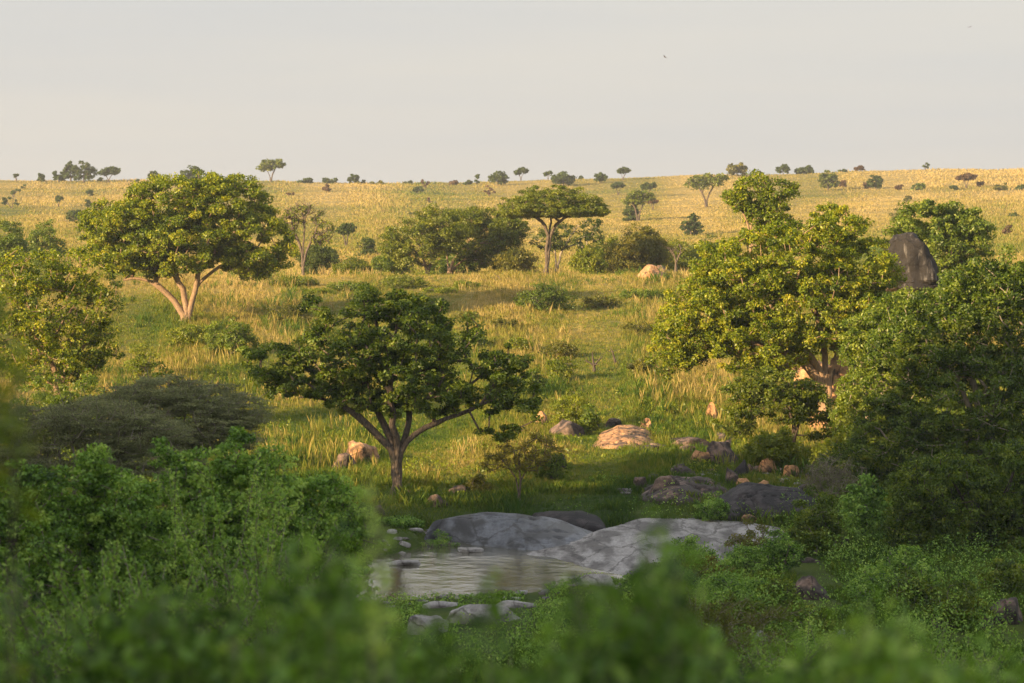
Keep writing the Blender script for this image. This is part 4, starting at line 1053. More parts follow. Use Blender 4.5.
# ------------------------------------------------------------------ bushes on the near slope
for (lab, px, Y, w, top, m, sd_, kw) in [
    ('bright green bush below the trunks of the great left fig', 230, 192, 64, 318, 'green', 41, dict(n=150, tint0=0.6)),
    ('yellow green low bush left of the bright one under the great fig', 190, 196, 54, 322, 'yellow', 42, dict(n=110)),
    ('dark tangled bush full of dead sticks in the middle of the lit slope', 545, 222, 66, 283, 'dark', 43, dict(twigs=160, n=110, rc=0.4)),
    ('small bright bush left of the dark tangled bush', 318, 236, 26, 292, 'yellow', 44, dict(n=30)),
    ('light green bush behind the rusty boulder beside the river tree', 572, 153, 44, 390, 'yellow', 45, dict(lsize=0.11)),
    ('dark green leafy mound at the right foot of the light green bush', 590, 150, 22, 405, 'dark', 46, dict(n=30)),
    ('small fresh green bush on the slope right of the river tree crown', 533, 172, 28, 368, 'green', 47, dict(n=30)),
    ('grey green bush low on the lit slope above the two stumps', 560, 190, 40, 343, 'olive', 48, dict(n=36)),
    ('dark round bush with lit top at the left above the thorn trees', 165, 116, 92, 362, 'dark', 49, dict(n=170, rc=0.28, lsize=0.12)),
    ('dark glossy bush between the golden tree and the round dark bush', 80, 126, 92, 368, 'green', 50, dict(n=260, rc=0.3, lsize=0.12)),
    ('small green bush in the grass beyond the golden tree', 142, 178, 34, 340, 'yellow', 51, dict(n=34)),
    ('yellow green bush among the boulders under the low tree', 772, 133, 62, 424, 'yellow', 52, dict(n=120, rc=0.28)),
    ('lit yellow bush at the right end of the sunlit boulders', 845, 131, 66, 430, 'yellow', 53, dict(n=130, rc=0.28)),
    ('leafless grey twig bush above the black river rock', 832, 121, 76, 450, 'thorn', 54, dict(n=170, rc=0.22, nleaf=30, lsize=0.05, twigs=700, tint0=0.4)),
    ('dense upright green bush standing on the shaded right bank', 815, 103, 60, 487, 'green', 55, dict(n=150, rc=0.2, nleaf=90, lsize=0.10)),
    ('dark green bush right of the dense upright one', 868, 108, 64, 478, 'shade', 56, dict(n=130, rc=0.26)),
    ('low bush hugging the pale river slab on the right', 690, 101, 60, 535, 'shade', 57, dict(n=110, rc=0.2, lsize=0.08)),
    ('bluish low bush in the shade right of the river slab', 748, 98, 70, 548, 'shade', 58, dict(n=110, rc=0.22, lsize=0.085)),
    ('feathery pale bush behind the low bushes on the right bank', 752, 106, 56, 520, 'olive', 59, dict(n=90, rc=0.2, lsize=0.07)),
    ('bright leafy bush in the middle of the right bank', 730, 86, 90, 575, 'shade', 60, dict(n=150, rc=0.22, lsize=0.085)),
    ('round dark bush beside the earth path on the right bank', 872, 84, 60, 568, 'shade', 61, dict(n=110, rc=0.22, lsize=0.085)),
    ('long leafed pale bush right of the reddish mound', 905, 92, 70, 545, 'shade', 62, dict(n=120, rc=0.24, lsize=0.10)),
    ('green bush hiding the foot of the golden flecked tree', 40, 138, 90, 372, 'green', 91, dict(n=200, rc=0.3, lsize=0.13, tint0=0.55)),
    ('small bush at the foot of the pink boulders on the right', 960, 82, 70, 582, 'green', 63, dict(n=130, rc=0.2, lsize=0.085)),
    ('leafy bush spilling over the boulders at the right edge', 1005, 88, 70, 560, 'green', 64, dict(n=130, rc=0.22, lsize=0.09)),
    ('spreading dark bush near the centre of the right bank', 660, 90, 80, 560, 'shade', 70, dict(n=150, rc=0.24, lsize=0.09, tint0=0.3)),
    ('yellowish low bush between the river slab and the earth path', 705, 94, 64, 556, 'olive', 71, dict(n=110, rc=0.22, lsize=0.085)),
    ('low dark bush against the left side of the reddish mound', 782, 97, 46, 530, 'shade', 72, dict(n=80, rc=0.2, lsize=0.085, tint0=0.3)),
    ('wide bush between the round dark one and the climber thicket', 905, 84, 80, 572, 'green', 73, dict(n=150, rc=0.24, lsize=0.09, tint0=0.35)),
    ('narrow dark bush left of the pinkish path boulder', 778, 86, 44, 578, 'dark', 74, dict(n=90, rc=0.2, lsize=0.085)),
    ('low bright bush under the pinkish path boulder', 812, 78, 70, 606, 'green', 75, dict(n=120, rc=0.2, lsize=0.08)),
    ('bush with olive leaves near the bottom centre right', 690, 76, 100, 598, 'olive', 76, dict(n=170, rc=0.22, lsize=0.08, tint0=0.3)),
    ('dark bush behind the pale stone in the undergrowth', 755, 80, 60, 600, 'dark', 77, dict(n=110, rc=0.22, lsize=0.08)),
    ('bush beneath the layered rock stack at lower right', 900, 74, 70, 634, 'shade', 78, dict(n=120, rc=0.2, lsize=0.08, tint0=0.35)),
    ('grassy leaved bush right of the pale shore rocks', 590, 84, 70, 596, 'shade', 79, dict(n=120, rc=0.2, lsize=0.085, width=0.25, tint0=0.4)),
    ('bush on the bank edge behind the pool head at the left', 400, 114, 54, 518, 'shade', 80, dict(n=90, rc=0.2, lsize=0.085, tint0=0.4)),
    ('small brown tinged bush on the bank left of the thorn tree', 478, 124, 30, 476, 'olive', 81, dict(n=40, rc=0.2, lsize=0.085)),
    ('dark bush behind the small thorn tree on the bank', 550, 129, 34, 450, 'dark', 82, dict(n=60, rc=0.24, lsize=0.1)),
    ('olive bush in lit grass right of the large glowing boulder', 668, 160, 34, 418, 'green', 83, dict(n=40)),
    ('olive bush in the grass below the flat topped acacia', 600, 226, 44, 296, 'olive', 101, dict(n=44)),
    ('low green bush on the slope left of the fig outline', 640, 232, 50, 290, 'green', 102, dict(n=44)),
    ('brownish low bush in the grass right of the bleached branch', 470, 216, 30, 312, 'olive', 103, dict(n=30, twigs=30)),
    ('green mound of leaves on the slope above the river tree crown', 420, 224, 50, 296, 'green', 104, dict(n=44)),
    ('yellow green bush on the slope right of the river tree crown', 560, 178, 36, 352, 'yellow', 105, dict(n=40)),
    ('small grey green bush on the slope just right of the twin stumps', 640, 180, 30, 356, 'olive', 106, dict(n=34)),
    ('round green bush in the grass left of the golden fig', 668, 196, 30, 330, 'green', 107, dict(n=34)),
    ('low bush halfway up the slope below the tangled dark bush', 520, 194, 30, 334, 'yellow', 108, dict(n=30)),
    ('bush in the grass right of the great left fig', 290, 214, 44, 302, 'olive', 109, dict(n=40)),
    ('small bush at the slope foot left of the river tree', 290, 172, 34, 362, 'yellow', 110, dict(n=34)),
    ('wide olive bush on the shaded strip below the dense grove', 400, 240, 60, 276, 'acacia', 111, dict(n=70, rc=0.4)),
    ('ragged green bush on the slope below the gap beside the grove', 352, 238, 50, 282, 'green', 112, dict(n=60, rc=0.4)),
    ('pale green bush left of the bleached dead branch', 466, 240, 30, 280, 'yellow', 113, dict(n=40)),
    ('low green thicket on the crest below the twiggy tree', 296, 244, 50, 276, 'acacia', 114, dict(n=60, rc=0.4)),
    ('lit bush on the slope between the twin stumps and the fig', 640, 205, 40, 322, 'olive', 84, dict(n=40)),
    ('rounded lit bush on the slope left of the twin stumps', 505, 208, 36, 318, 'olive', 85, dict(n=36)),
    ('low lit bush midway between the great fig and the tangled bush', 440, 236, 40, 288, 'yellow', 86, dict(n=36)),
    ('green bush on the slope behind the crown of the river tree', 470, 196, 40, 330, 'green', 87, dict(n=36)),
    ('rounded green bush on the left bank below the river tree', 345, 110, 60, 500, 'shade', 65, dict(n=100, rc=0.22, lsize=0.09)),
    ('dark sedge like clump leaning over the pool from the left bank', 438, 111, 50, 528, 'shade', 66, dict(n=90, rc=0.16, lsize=0.09, width=0.2)),
    ('short bush in the shade behind the slate grey rocks', 610, 128, 40, 488, 'shade', 67, dict(n=60, rc=0.2, lsize=0.09)),
    ('fresh green bush at the foot of the black river rock', 712, 117, 44, 492, 'shade', 68, dict(n=70, rc=0.18, lsize=0.08)),
    ]:
    kw2 = dict(n=70, rc=0.32, nleaf=75, lsize=0.14)
    kw2.update(kw)
    shrub(lab, px, Y, w, top, m, 'bark_dark' if m == 'dark' else 'twig', seed=sd_, **kw2)

# ------------------------------------------------------------------ boulders
for (lab, px, row, w, h, Y, m, kw) in [
    ('low flat rusty brown boulder left of the large glowing one', 568, 436, 42, 16, 151, 'rock_pink', dict(depth=1, seed=12)),
    ('dark rounded boulder behind the flat rusty one', 592, 430, 22, 16, 153, 'rock_dark', dict(seed=13)),
    ('small orange boulder just behind the large glowing one', 648, 431, 17, 13, 155, 'rock_orange', dict(seed=14)),
    ('small orange boulder peeping from the grass right of the river tree crown', 541, 424, 14, 13, 157, 'rock_orange', dict(seed=15)),
    ('small orange stone under the right end of the river tree crown', 518, 436, 18, 9, 150, 'rock_orange', dict(seed=16)),
    ('pointed orange boulder standing in grass at the low dark tree', 712, 419, 17, 17, 158, 'rock_orange', dict(seed=17, pointed=.5)),
    ('long low brown rock ledge right of the large glowing boulder', 690, 448, 44, 11, 146, 'rock_pink', dict(depth=.8, seed=18)),
    ('brown boulder with a bright orange face above the black rock', 722, 463, 36, 22, 140, 'rock_pink', dict(seed=19)),
    ('rounded orange rock under the yellow green bush', 767, 472, 20, 15, 134, 'rock_orange', dict(seed=20)),
    ('pale orange stone on top of the black river rock', 744, 488, 18, 10, 130, 'rock_orange', dict(seed=21)),
    ('grey stone stacked left of the pale orange one', 731, 486, 18, 18, 131, 'rock_pink', dict(seed=22)),
    ('small pale stone on the ledge above the black rock', 762, 489, 16, 9, 129, 'rock_orange', dict(seed=221)),
    ('broken brown rocks at the left end of the dark ledge', 665, 497, 34, 22, 127, 'rock_pink', dict(seed=24, cuts=12)),
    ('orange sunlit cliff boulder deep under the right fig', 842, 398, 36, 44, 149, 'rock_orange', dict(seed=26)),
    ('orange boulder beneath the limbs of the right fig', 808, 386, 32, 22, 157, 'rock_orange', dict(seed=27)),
    ('angular brown block at the top of the rocky scarp', 700, 463, 22, 13, 140, 'rock_orange', dict(seed=70)),
    ('tilted rust coloured slab at the middle of the rocky scarp', 680, 474, 30, 10, 136, 'rock_pink', dict(seed=71)),
    ('dark block wedged below the brown boulder with the bright face', 741, 474, 20, 14, 136, 'rock_dark', dict(seed=72)),
    ('pale chipped block beside the rounded orange rock', 790, 476, 18, 11, 134, 'rock_orange', dict(seed=73)),
    ('small broken block left of the dark ledge in shade', 640, 489, 15, 12, 130, 'rock_pink', dict(seed=74)),
    ('dark boulder showing under the small thorn tree', 556, 468, 24, 14, 134, 'rock_dark', dict(seed=75)),
    ('brown boulder half sunk in grass behind the large glowing one', 612, 426, 20, 8, 158, 'rock_pink', dict(seed=76)),
    ('small brown boulder beside the tall black one', 889, 281, 22, 20, 183, 'rock_pink', dict(seed=80)),
    ('orange boulder behind the low spreading dark tree', 822, 428, 36, 18, 148, 'rock_orange', dict(seed=28)),
    ('lit orange rock face under the right side of the fig', 826, 380, 34, 22, 153, 'rock_orange', dict(seed=29)),
    ('small lit stone beside the stem of the low spreading tree', 778, 446, 20, 12, 141, 'rock_orange', dict(seed=30)),
    ('tall black boulder streaked white beside the dark evergreen', 912, 280, 56, 48, 182, 'rock_streak', dict(seed=38, depth=.9, rough=.18, cuts=4, pointed=.04, shear=-.16, sub=5, sink=.2, high=True)),
    ('small brown boulder behind the evergreen at the right', 955, 256, 18, 12, 178, 'rock_pink', dict(seed=32)),
    ('broken orange boulder left of the river tree trunk', 362, 462, 40, 22, 134, 'rock_orange', dict(seed=33, cuts=12)),
    ('grey brown boulder leaning on the broken orange one', 344, 468, 26, 16, 132, 'rock_pink', dict(seed=34)),
    ('dark red boulder on the bank right of the trunk of the river tree', 437, 506, 24, 12, 121, 'rock_pink', dict(seed=35)),
    ('small dark stone behind the dark red boulder', 458, 494, 18, 9, 124, 'rock_pink', dict(seed=36)),
    ('small grey stone at the foot of the river tree', 410, 499, 14, 9, 121.5, 'rock_pink', dict(seed=37)),
    ('small round stone on the left bank under the river tree', 379, 515, 12, 10, 117, 'rock_pink', dict(seed=38)),
    ('low pale rock left of the slate grey slope', 440, 538, 44, 12, 115, 'rock_pale', dict(depth=.6, seed=40, rough=.1)),
    ('brown waterline ledge at the tip of the pale slab', 562, 550, 44, 9, 109.5, 'rock_pink', dict(depth=.6, seed=43)),
    ('orange stone lying on the far end of the pale slab', 748, 519, 22, 5, 116, 'rock_orange', dict(seed=44)),
    ('rusty flat stone beside the orange one on the pale slab', 713, 525, 26, 5, 114, 'rock_orange', dict(seed=45)),
    ('flat grey stone awash at the head of the pool', 470, 553, 32, 5, 108.6, 'rock_pale', dict(seed=46, high=True)),
    ('smaller flat stone left of the one awash at the head of the pool', 405, 566, 34, 6, 103.5, 'rock_pale', dict(seed=47, high=True)),
    ('pale humped rock at the near edge of the pool', 478, 620, 76, 14, 91, 'rock_pale', dict(depth=.7, seed=48, rough=.1)),
    ('small white stone right of the near pool rocks', 534, 600, 20, 7, 94, 'rock_pale', dict(seed=49)),
    ('mossy low rock in the shallows near the white stone', 515, 606, 38, 5, 93, 'rock_pale', dict(seed=50)),
    ('flat mossy rock left of the shallows stones', 440, 606, 36, 5, 94, 'rock_pale', dict(seed=51)),
    ('pale rock half hidden at the bottom left of the pool', 428, 632, 40, 16, 88, 'rock_pale', dict(seed=52)),
    ('grey shore rock at the right side of the pool', 598, 584, 36, 9, 98, 'rock_pale', dict(seed=53)),
    ('reddish brown earth mound boulder on the right bank', 832, 546, 42, 20, 98, 'rock_pink', dict(seed=54)),
    ('pinkish boulder showing beside the earth path', 812, 598, 42, 24, 87, 'rock_pink', dict(seed=55)),
    ('broken layered rock stack in the bushes at lower right', 944, 628, 30, 26, 79, 'rock_pink', dict(seed=56, cuts=14)),
    ('rounded pinkish boulder at the right edge of the picture', 1002, 622, 46, 26, 80, 'rock_pink', dict(seed=57)),
    ('small pinkish boulder left of the rounded one at the edge', 984, 628, 20, 16, 79, 'rock_pink', dict(seed=58)),
    ('small tan rock in the grass behind the blurred sprays', 918, 620, 14, 12, 79, 'rock_pink', dict(seed=59)),
    ('pale stone in the undergrowth at the bottom centre right', 757, 645, 26, 16, 76, 'rock_pale', dict(seed=60)),
    ('low grey rock plates near the bottom right of centre', 828, 636, 44, 8, 78, 'rock_pale', dict(seed=61)),
    ('weathered plank like rock on the right bank path', 800, 562, 40, 5, 95, 'rock_pink', dict(seed=62, depth=.5)),
    ]:
    boulder(lab, px, row, w, h, Y, m, **kw)

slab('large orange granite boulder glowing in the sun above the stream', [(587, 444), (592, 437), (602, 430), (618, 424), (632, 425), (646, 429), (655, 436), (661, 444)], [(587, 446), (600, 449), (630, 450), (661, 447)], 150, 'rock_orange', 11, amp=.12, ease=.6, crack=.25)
slab('big black stained river rock behind the pale slab', [(698, 518), (706, 506), (718, 495), (740, 489), (770, 487), (800, 489), (818, 499), (826, 512)], [(698, 520), (760, 521), (826, 520)], 121, 'rock_dark', 25, amp=.2, ease=.55, crack=.2)
slab('smooth slate grey rock slope above the pool', [(422, 530, 113), (432, 520, 114), (460, 515, 115), (490, 511.5, 116), (520, 513, 116), (560, 521, 115.5), (600, 533, 114), (632, 544, 112.5)], [(422, 536), (470, 546), (520, 552), (580, 552), (642, 550)], 115.2, 'rock_grey', 39, amp=.07, ease=.8, crack=.10, zf=-10.05)
slab('dark slate hump right behind the slate grey slope', [(527, 520), (534, 512), (550, 509), (580, 509), (598, 515), (609, 526)], [(527, 526), (570, 529), (609, 529)], 117.6, 'rock_dark', 41, amp=.08, ease=.5, zf=-9.7)
slab('broad pale granite slab sloping into the pool', [(508, 557, 107), (540, 550, 108.8), (570, 541, 111.3), (600, 530, 114), (640, 519, 117.3), (700, 516, 119), (745, 519, 118.3), (800, 532, 115)], [(508, 559), (540, 561), (565, 567), (590, 574), (640, 584), (700, 580), (800, 552)], 116.5, 'rock_pale', 42, amp=.04, ease=1.0, crack=.07, zf=-10.05, nu=140, nv=80)
slab('rust coloured broken ledge over the dark hollow left of the black rock', [(632, 496), (650, 486), (672, 479), (700, 474), (722, 478), (742, 486)], [(632, 500), (680, 506), (742, 500)], 127, 'rock_pink', 61, amp=.28, ease=.4, crack=.35)
grass('bank_grass', 'fresh green grass on the shaded banks of the stream', 80000, 66, 128, 0.50, 0.022, 7, 14, power=1.0, tj=0.07,
      mask=lambda X, Y: slab_free(X, Y) & clear_of_rocks(X, Y), lean=0.6)
# ------------------------------------------------------------------ ground cover on the shaded banks
def undergrowth(name, label, n, mask, seed, mat, hmax, lsize, y0=66, y1=118, tint0=0.45):
    rng = np.random.default_rng(seed)
    Y = y0 * (y1 / y0) ** rng.random(n)
    X = rng.uniform(-0.5, 0.5, n) * (W + 100) / F * Y
    z = ground(X, Y)
    lump = 0.45 + 0.75 * fbm(X / 1.3, Y / 1.6, seed=seed + 9, octaves=3)
    k = in_view(X, Y, z, bot=740) & mask(X, Y) & (channel(X, Y) < 0.0) & slab_free(X, Y) & (lump > 0.12)
    X, Y, z, lump = X[k], Y[k], z[k], lump[k]
    h = np.clip(lump, 0, 1.2) * hmax * (1 - 0.8 * low_shore(X, Y))
    zz = z + h * rng.random(len(X)) ** 0.6
    c = np.stack([X, Y, zz], 1)
    v, q = leaf_quads(c, lsize * rng.uniform(0.5, 1.4, len(X)), rng, up=0.3, width=0.5)
    t = np.clip(tint0 + 0.22 * fbm(X / 1.1, Y / 1.1, seed=seed + 2, octaves=2) + 0.15 * rng.normal(size=len(X)), 0, 1)
    tag(link(name, mesh_np(name, v, [q], tint=t, mat=M[mat])), label, 'undergrowth', kind='stuff')

slope_herbs = lambda X, Y: fbm(X / 2.6, Y / 3.2, seed=91, octaves=3) > 0.25
undergrowth('herbs', 'patches of leafy yellow green herbs among the grass of the lit slope', 130000, slope_herbs, 73, 'yellow', 0.55, 0.15, y0=122, y1=290, tint0=0.35)
right_bank = lambda X, Y: (X > 1.5 + (Y < 92) * -40) & ~((np.abs(PX(X, Y, -9.4)[0] - 800) < 16) & (Y > 84) & (Y < 97))
undergrowth('undergrowth', 'tangled leafy undergrowth covering the shaded right bank', 190000, lambda X, Y: right_bank(X, Y) & clear_of_rocks(X, Y), 71, 'shade', 1.35, 0.085, tint0=0.46)
undergrowth('weeds', 'low weeds and creepers along the shaded left bank', 60000, lambda X, Y: X < -5.5, 72, 'shade', 0.6, 0.085)

# ------------------------------------------------------------------ plants close to the camera
def sprays(name, label, base, tops, seed, lmat='green', lsize=0.05, spacing=0.03, side=5, stemr=0.008, wob=0.04, sidel=0.35, width=0.42, tint0=0.5, cat='shrub', fill=1.0, group=None, start=0.25):
    """Leafy shoots rising from one root to the given tips, with side twigs and leaves set along them."""
    rng = np.random.default_rng(seed)
    base = np.asarray(base, float)
    w = Wood(); cs = []; ts = []
    for tp in tops:
        tp = np.asarray(tp, float)
        L = np.linalg.norm(tp - base)
        mid = base + (tp - base) * 0.5 + rng.normal(size=3) * L * 0.06 + np.array([0, 0, 0.05 * L])
        pts = curve_pts([base, mid, tp], L / 9, rng, wob * 0.3)
        w.add(pts - base, np.linspace(stemr, stemr * 0.3, len(pts)), 5)
        runs = [(pts, start)]
        for s in range(side):
            t = rng.uniform(0.3, 0.95)
            i = t * (len(pts) - 1); i0 = int(i); p = pts[i0] + (pts[min(i0 + 1, len(pts) - 1)] - pts[i0]) * (i - i0)
            d = rng.normal(size=3); d[2] = abs(d[2]) * 0.9 + 0.25; d /= np.linalg.norm(d)
            l = L * sidel * rng.uniform(0.4, 1.0) * (1.15 - t)
            e = p + d * l
            pp = curve_pts([p, p + d * l * 0.5 + rng.normal(size=3) * 0.05 * l, e], l / 4, rng, 0.005)
            w.add(pp - base, np.linspace(stemr * 0.45, stemr * 0.15, len(pp)), 4)
            runs.append((pp, 0.05))
        for pp, s0 in runs:
            seg = np.linalg.norm(np.diff(pp, axis=0), axis=1).sum()
            m = max(3, int(seg * (1 - s0) / spacing * fill))
            t = rng.uniform(s0, 1.0, m) * (len(pp) - 1); i0 = np.minimum(t.astype(int), len(pp) - 2)
            c = pp[i0] + (pp[i0 + 1] - pp[i0]) * (t - i0)[:, None]
            cs.append(c + rng.normal(size=c.shape) * lsize * 0.55)
            ts.append(np.full(m, tint0 + 0.1 * rng.normal()))
    c = np.concatenate(cs); t = np.concatenate(ts)
    v, q = leaf_quads(c - base, lsize * rng.uniform(0.6, 1.3, len(c)), rng, up=0.2, width=width)
    r = empty(name, base, label, cat, group)
    link('stems', w.mesh('stems', 'twig'), r)
    link('foliage', mesh_np('foliage', v, [q], tint=np.clip(t + 0.14 * rng.normal(size=len(t)), 0, 1), mat=M[lmat]), r)
    return r

def bush_of_sprays(label, px, Y, outline, n, seed, **kw):
    """outline: (px, row) points of the bush's upper edge; shoots end on and below it."""
    rng = np.random.default_rng(seed + 400)
    b = base_at(px, Y)
    ox = np.array([o[0] for o in outline], float); orow = np.array([o[1] for o in outline], float)
    dep = kw.pop('depth', 0.12)
    tops = []
    for k in range(n):
        x = rng.uniform(ox[0], ox[-1]); r = np.interp(x, ox, orow)
        low = rng.random() ** 1.5
        r2 = r + low * kw.get('drop', 60)
        yy = Y * (1 + rng.uniform(-dep, dep))
        tops.append(P(x, r2 + rng.uniform(0, 10), yy))
    kw.pop('drop', None)
    return sprays('leafy_shrub', label, b, tops, seed, **kw)

# shrubs in the shade between the camera and the river
shrub('tall leafy bush with upright shoots in the shade at lower left', 240, 54, 260, 424, 'shade', seed=81, n=760, rc=0.17, nleaf=95, lsize=0.075, foot=None, tr=0.07, twigs=120, tint0=0.5, name='leafy_shrub', shell=0.35,
      lobes=[(232, 455, 30, 26), (275, 470, 36, 24), (205, 480, 40, 30), (325, 492, 34, 22), (250, 520, 80, 50), (170, 520, 50, 44), (300, 550, 70, 50), (215, 570, 90, 60), (160, 452, 16, 12), (355, 530, 24, 30)])
shrub('leafy bush reaching the left frame edge below the grey thorn trees', 60, 50, 200, 443, 'shade', seed=82, n=560, rc=0.17, nleaf=95, lsize=0.075, tr=0.07, twigs=90, tint0=0.45, name='leafy_shrub', shell=0.35,
      lobes=[(95, 470, 22, 24), (60, 500, 50, 36), (20, 490, 30, 26), (120, 510, 44, 36), (50, 560, 90, 60), (-10, 530, 40, 50), (130, 570, 60, 50)])
bush_of_sprays('loose leafy shoots standing above the tall bush at lower left', 225, 51, [(150, 470), (200, 445), (232, 426), (290, 452), (345, 480)], 26, 181, drop=60,
               lmat='shade', lsize=0.075, spacing=0.014, side=7, stemr=0.015, sidel=0.2, tint0=0.65)
bush_of_sprays('darker bush under the tall shoots at lower left', 290, 46, [(180, 540), (240, 525), (300, 520), (350, 530), (380, 560)], 80, 83, drop=150,
               lmat='shade', lsize=0.08, spacing=0.018, side=8, stemr=0.025, sidel=0.28, tint0=0.35)
bush_of_sprays('bush of pale shoots at the bottom left behind the blurred leaves', 110, 38, [(-20, 560), (60, 545), (120, 540), (200, 560), (260, 590)], 80, 84, drop=130,
               lmat='shade', lsize=0.07, spacing=0.016, side=8, stemr=0.02, sidel=0.28, tint0=0.5)
bush_of_sprays('layered feathery bush on the near right bank', 700, 60, [(600, 612), (650, 588), (700, 580), (750, 585), (800, 606)], 90, 85, drop=90,
               lmat='olive', lsize=0.07, spacing=0.016, side=8, stemr=0.02, sidel=0.3, tint0=0.25, width=0.3)
bush_of_sprays('leafy bush in the bottom centre below the pool', 640, 48, [(560, 640), (600, 620), (660, 610), (720, 630)], 60, 86, drop=90,
               lmat='shade', lsize=0.07, spacing=0.016, side=8, stemr=0.02, sidel=0.3)
bush_of_sprays('mid distance bush near the bottom right corner', 960, 50, [(860, 662), (920, 650), (980, 648), (1040, 640)], 60, 87, drop=80,
               lmat='shade', lsize=0.07, spacing=0.016, side=8, stemr=0.02, sidel=0.3)
bush_of_sprays('broad bush at the bottom edge right of centre', 800, 54, [(720, 645), (780, 632), (840, 640), (880, 655)], 60, 88, drop=80,
               lmat='shade', lsize=0.07, spacing=0.016, side=8, stemr=0.02, sidel=0.3, tint0=0.55)

# blurred leaves within a few metres of the lens
NEAR = [
 ('out of focus bush along the bottom left corner', 60, 11, [(-60, 520), (20, 560), (90, 600), (160, 580), (200, 620)], 60, {}),
 ('blurred bush low at the left rising to a soft hump', 200, 9.5, [(110, 600), (170, 575), (230, 590), (290, 620)], 46, {}),
 ('blurred bright green bush over the near end of the pool', 300, 8.5, [(235, 620), (262, 575), (290, 545), (330, 560), (380, 590), (410, 605)], 40, dict(tint0=0.4)),
 ('single blurred yellow green shoot in front of the river tree', 372, 7.5, [(366, 466), (372, 462), (378, 490)], 3, dict(tint0=0.75, drop=20, side=1, start=0.8, lsize=0.045)),
 ('blurred dark bush at the bottom centre', 430, 9.0, [(350, 630), (400, 612), (450, 655), (520, 660), (560, 630)], 40, dict(tint0=0.35)),
 ('blurred bush with tall thin tips right of the pool', 610, 8.0, [(540, 640), (590, 605), (640, 590), (662, 540), (685, 600), (730, 640)], 38, {}),
 ('blurred bush along the bottom between the pool and the right bank', 740, 10.5, [(660, 655), (720, 640), (780, 655), (820, 645)], 36, {}),
 ('blurred soft mound of leaves at the lower right', 870, 8.5, [(800, 655), (840, 622), (870, 600), (910, 615), (950, 655)], 44, dict(tint0=0.5)),
 ('blurred bush filling the bottom right corner', 980, 9.5, [(900, 662), (950, 655), (1000, 648), (1060, 625)], 56, dict(tint0=0.4)),
 ('dim blurred bush along the very bottom at left of centre', 330, 12.0, [(180, 650), (260, 640), (340, 630), (430, 650)], 50, dict(tint0=0.3)),
 ('dim blurred bush along the very bottom at right of centre', 620, 12.5, [(480, 650), (560, 640), (650, 655), (760, 645)], 50, dict(tint0=0.3)),
]
for i, (lab, px, Y, ol, n, kw) in enumerate(NEAR):
    k = dict(lmat='shade', lsize=0.075, spacing=0.019, side=6, stemr=0.006, sidel=0.24, drop=110, tint0=0.22, depth=0.10)
    k.update(kw)
    bush_of_sprays(lab, px, Y, ol, n, 500 + i, **k)
for i, (lab, px, Y, ol, k) in enumerate([
    ('blurred leafy shoot standing in front of the left end of the pool', 345, 8.0, [(322, 535), (340, 522), (352, 545)], 6),
    ('blurred thin shoot crossing the middle of the pool', 480, 7.6, [(474, 560), (480, 552), (488, 575)], 3),
    ('blurred cluster of shoots in front of the pale river slab', 665, 7.8, [(642, 530), (662, 502), (682, 540)], 9),
    ('blurred leafy shoots before the right end of the pool', 590, 8.4, [(560, 580), (585, 560), (610, 585)], 8),
    ('blurred pale shoots in front of the near pool rocks', 440, 9.0, [(405, 620), (425, 605), (450, 625)], 7)]):
    bush_of_sprays(lab, px, Y, ol, k, 540 + i, lmat='shade', lsize=0.055, spacing=0.012, side=3, stemr=0.005, sidel=0.09, drop=40, tint0=0.36, depth=0.06, start=0.72)
# shoot hanging in from the left
b = base_at(-190, 7.0)
sprays('leafy_shrub', 'blurred leafy branch reaching in at the left frame edge', b, [P(2, 300, 7), P(10, 335, 7.2), P(16, 365, 7), P(4, 392, 7), P(-8, 345, 6.8), P(-22, 320, 7)], 520, 'green', lsize=0.06, spacing=0.010, side=5, sidel=0.10, tint0=0.6, start=0.85)

# ------------------------------------------------------------------ birds
def bird(label, px, row, Y, span, roll, yaw):
    c = P(px, row, Y)
    v, f = ICO[4]
    body = v * np.array([0.055, 0.17, 0.05]) * span
    body[:, 0] *= np.where(v[:, 1] < 0, 1 + 0.6 * v[:, 1], 1); body[:, 2] *= np.where(v[:, 1] < 0, 1 + 0.6 * v[:, 1], 1)
    vs = [body]; fs = [f]; n = len(body)
    for s in (-1, 1):
        w = np.array([[0.02, .07, .02], [.24, .10, .10], [.5, -.02, .06], [.27, -.03, .09], [.03, -.07, .02]]) * span
        w[:, 0] *= s
        w2 = w.copy(); w2[:, 2] -= 0.012 * span
        vs.append(np.vstack([w, w2]))
        k = np.arange(5)
        fs.append(np.array([[n, n + 1, n + 2], [n, n + 2, n + 3], [n, n + 3, n + 4], [n + 5, n + 7, n + 6], [n + 5, n + 8, n + 7], [n + 5, n + 9, n + 8]]))
        fs.append(np.concatenate([np.stack([n + k, n + (k + 1) % 5, n + 5 + (k + 1) % 5], 1), np.stack([n + k, n + 5 + (k + 1) % 5, n + 5 + k], 1)]))
        n += 10
    me = mesh_np('bird', np.vstack(vs), [np.vstack(fs)], mat=M['bark_dark'])
    o = link('bird', me, loc=c); o.rotation_euler = (0, roll, yaw)
    return tag(o, label, 'bird')
bird('small dark bird flying in the sky right of centre', 665, 57, 240, 0.62, 0.4, 1.0)
bird('small dark bird flying near the top right corner', 970, 27, 240, 0.5, -0.3, 0.4)
bird('faint far bird between the other two in the sky', 830, 64, 400, 0.36, 0.2, 2.0)

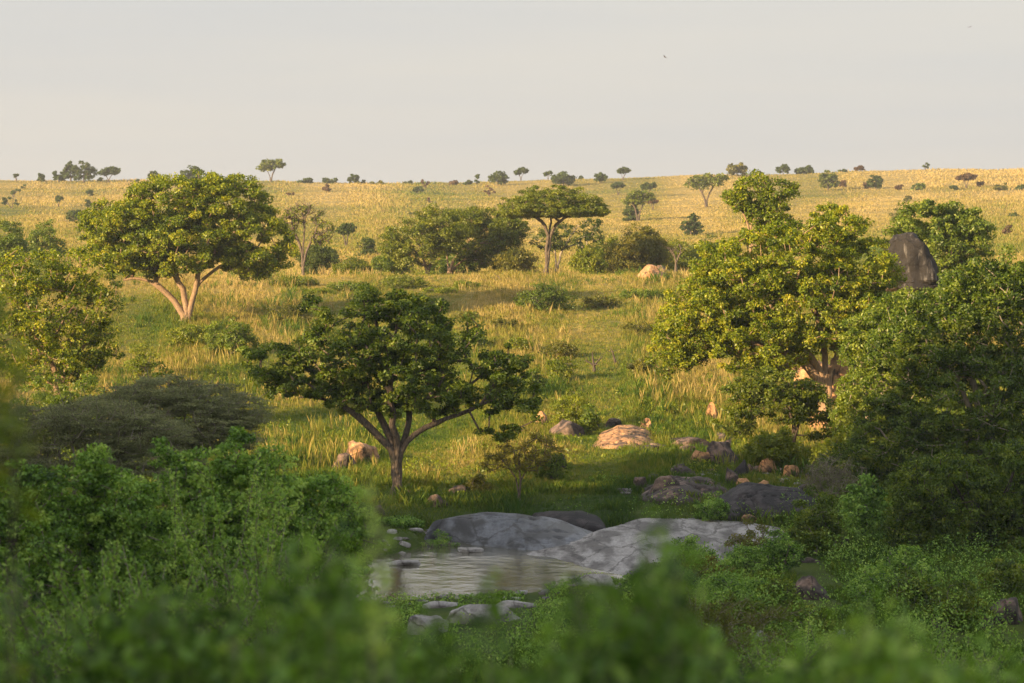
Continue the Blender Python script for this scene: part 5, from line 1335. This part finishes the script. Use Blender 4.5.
# ------------------------------------------------------------------ haze
def haze():
    x0, x1, y0, y1, z0, z1 = -700, 700, -250, 1400, -12, 62
    gz = GZ[(GX > x0) & (GX < x1) & (GY > y0) & (GY < y1)]
    z0 = min(z0, float(gz.min()) - 1)
    z1 = max(z1, float(gz.max()) + 12)
    v = [(x, y, z) for x in (x0, x1) for y in (y0, y1) for z in (z0, z1)]
    f = np.array([[0, 1, 3, 2], [4, 6, 7, 5], [0, 4, 5, 1], [2, 3, 7, 6], [0, 2, 6, 4], [1, 5, 7, 3]])
    m, nt = new_mat('haze')
    p = nt.nodes.new('ShaderNodeVolumePrincipled')
    p.inputs['Color'].default_value = (0.86, 0.88, 0.92, 1)
    p.inputs['Density'].default_value = 0.0002
    p.inputs['Anisotropy'].default_value = 0.2
    o = nt.nodes.new('ShaderNodeOutputMaterial'); nt.links.new(p.outputs[0], o.inputs['Volume'])
    me = mesh_np('haze', np.array(v, float), [f], mat=m)
    return tag(link('haze', me), 'thin warm evening haze lying over the savanna', 'haze', kind='stuff')
haze()

# river rubble
def rubble():
    rng = np.random.default_rng(5)
    v0, f0 = ICO[4]; v0, f0 = ico(2)
    vs = []; fs = []; k = 0
    for i in range(900):
        px = rng.uniform(380, 800); Y = rng.uniform(84, 132)
        X = P(px, 500, Y)[0]; c = float(channel(np.array([X]), np.array([Y]))[0])
        if not (-0.5 < c < 0.12 or (Y > 122 and px > 620)): continue
        z = float(ground(X, Y)); 
        if z < WZ - 0.12: continue
        s = rng.uniform(0.06, 0.24)
        v = np.sign(v0) * np.abs(v0) ** 0.7
        for q in range(5):
            nn_ = rng.normal(size=3); nn_ /= np.linalg.norm(nn_); v = v - np.outer(np.maximum(v @ nn_ - rng.uniform(0.5, 0.9), 0), nn_)
        v = v * s * rng.uniform(0.6, 1.3, 3) * np.array([1.2, 1.2, 0.6]) + np.array([X, Y, z])
        vs.append(v); fs.append(f0 + k); k += len(v)
    tag(link('rubble', mesh_np('rubble', np.concatenate(vs), [np.concatenate(fs)], mat=M['rock_pale'])), 'scattered broken stones along the water and below the scarp', 'rubble', kind='stuff')
rubble()
def scree():
    rng = np.random.default_rng(9)
    v0, f0 = ico(2); vs = []; fs = []; k = 0
    for i in range(130):
        px = rng.uniform(630, 870); Y = rng.uniform(120, 150)
        X = P(px, 500, Y)[0]
        if fbm(X / 3, Y / 3, seed=50, octaves=2) < 0.0: continue
        s = rng.uniform(0.12, 0.45)
        v = np.sign(v0) * np.abs(v0) ** 0.65
        for q in range(7):
            nn_ = rng.normal(size=3); nn_ /= np.linalg.norm(nn_); v = v - np.outer(np.maximum(v @ nn_ - rng.uniform(0.45, 0.85), 0), nn_)
        v = v * s * rng.uniform(0.6, 1.4, 3) * np.array([1.3, 1.2, 0.8]) + np.array([X, Y, float(ground(X, Y)) + 0.0])
        vs.append(v); fs.append(f0 + k); k += len(v)
    tag(link('scree', mesh_np('scree', np.concatenate(vs), [np.concatenate(fs)], mat=M['rock_pink'])), 'jumble of small broken brown rocks on the scarp of the right bank', 'scree', kind='stuff')
scree()
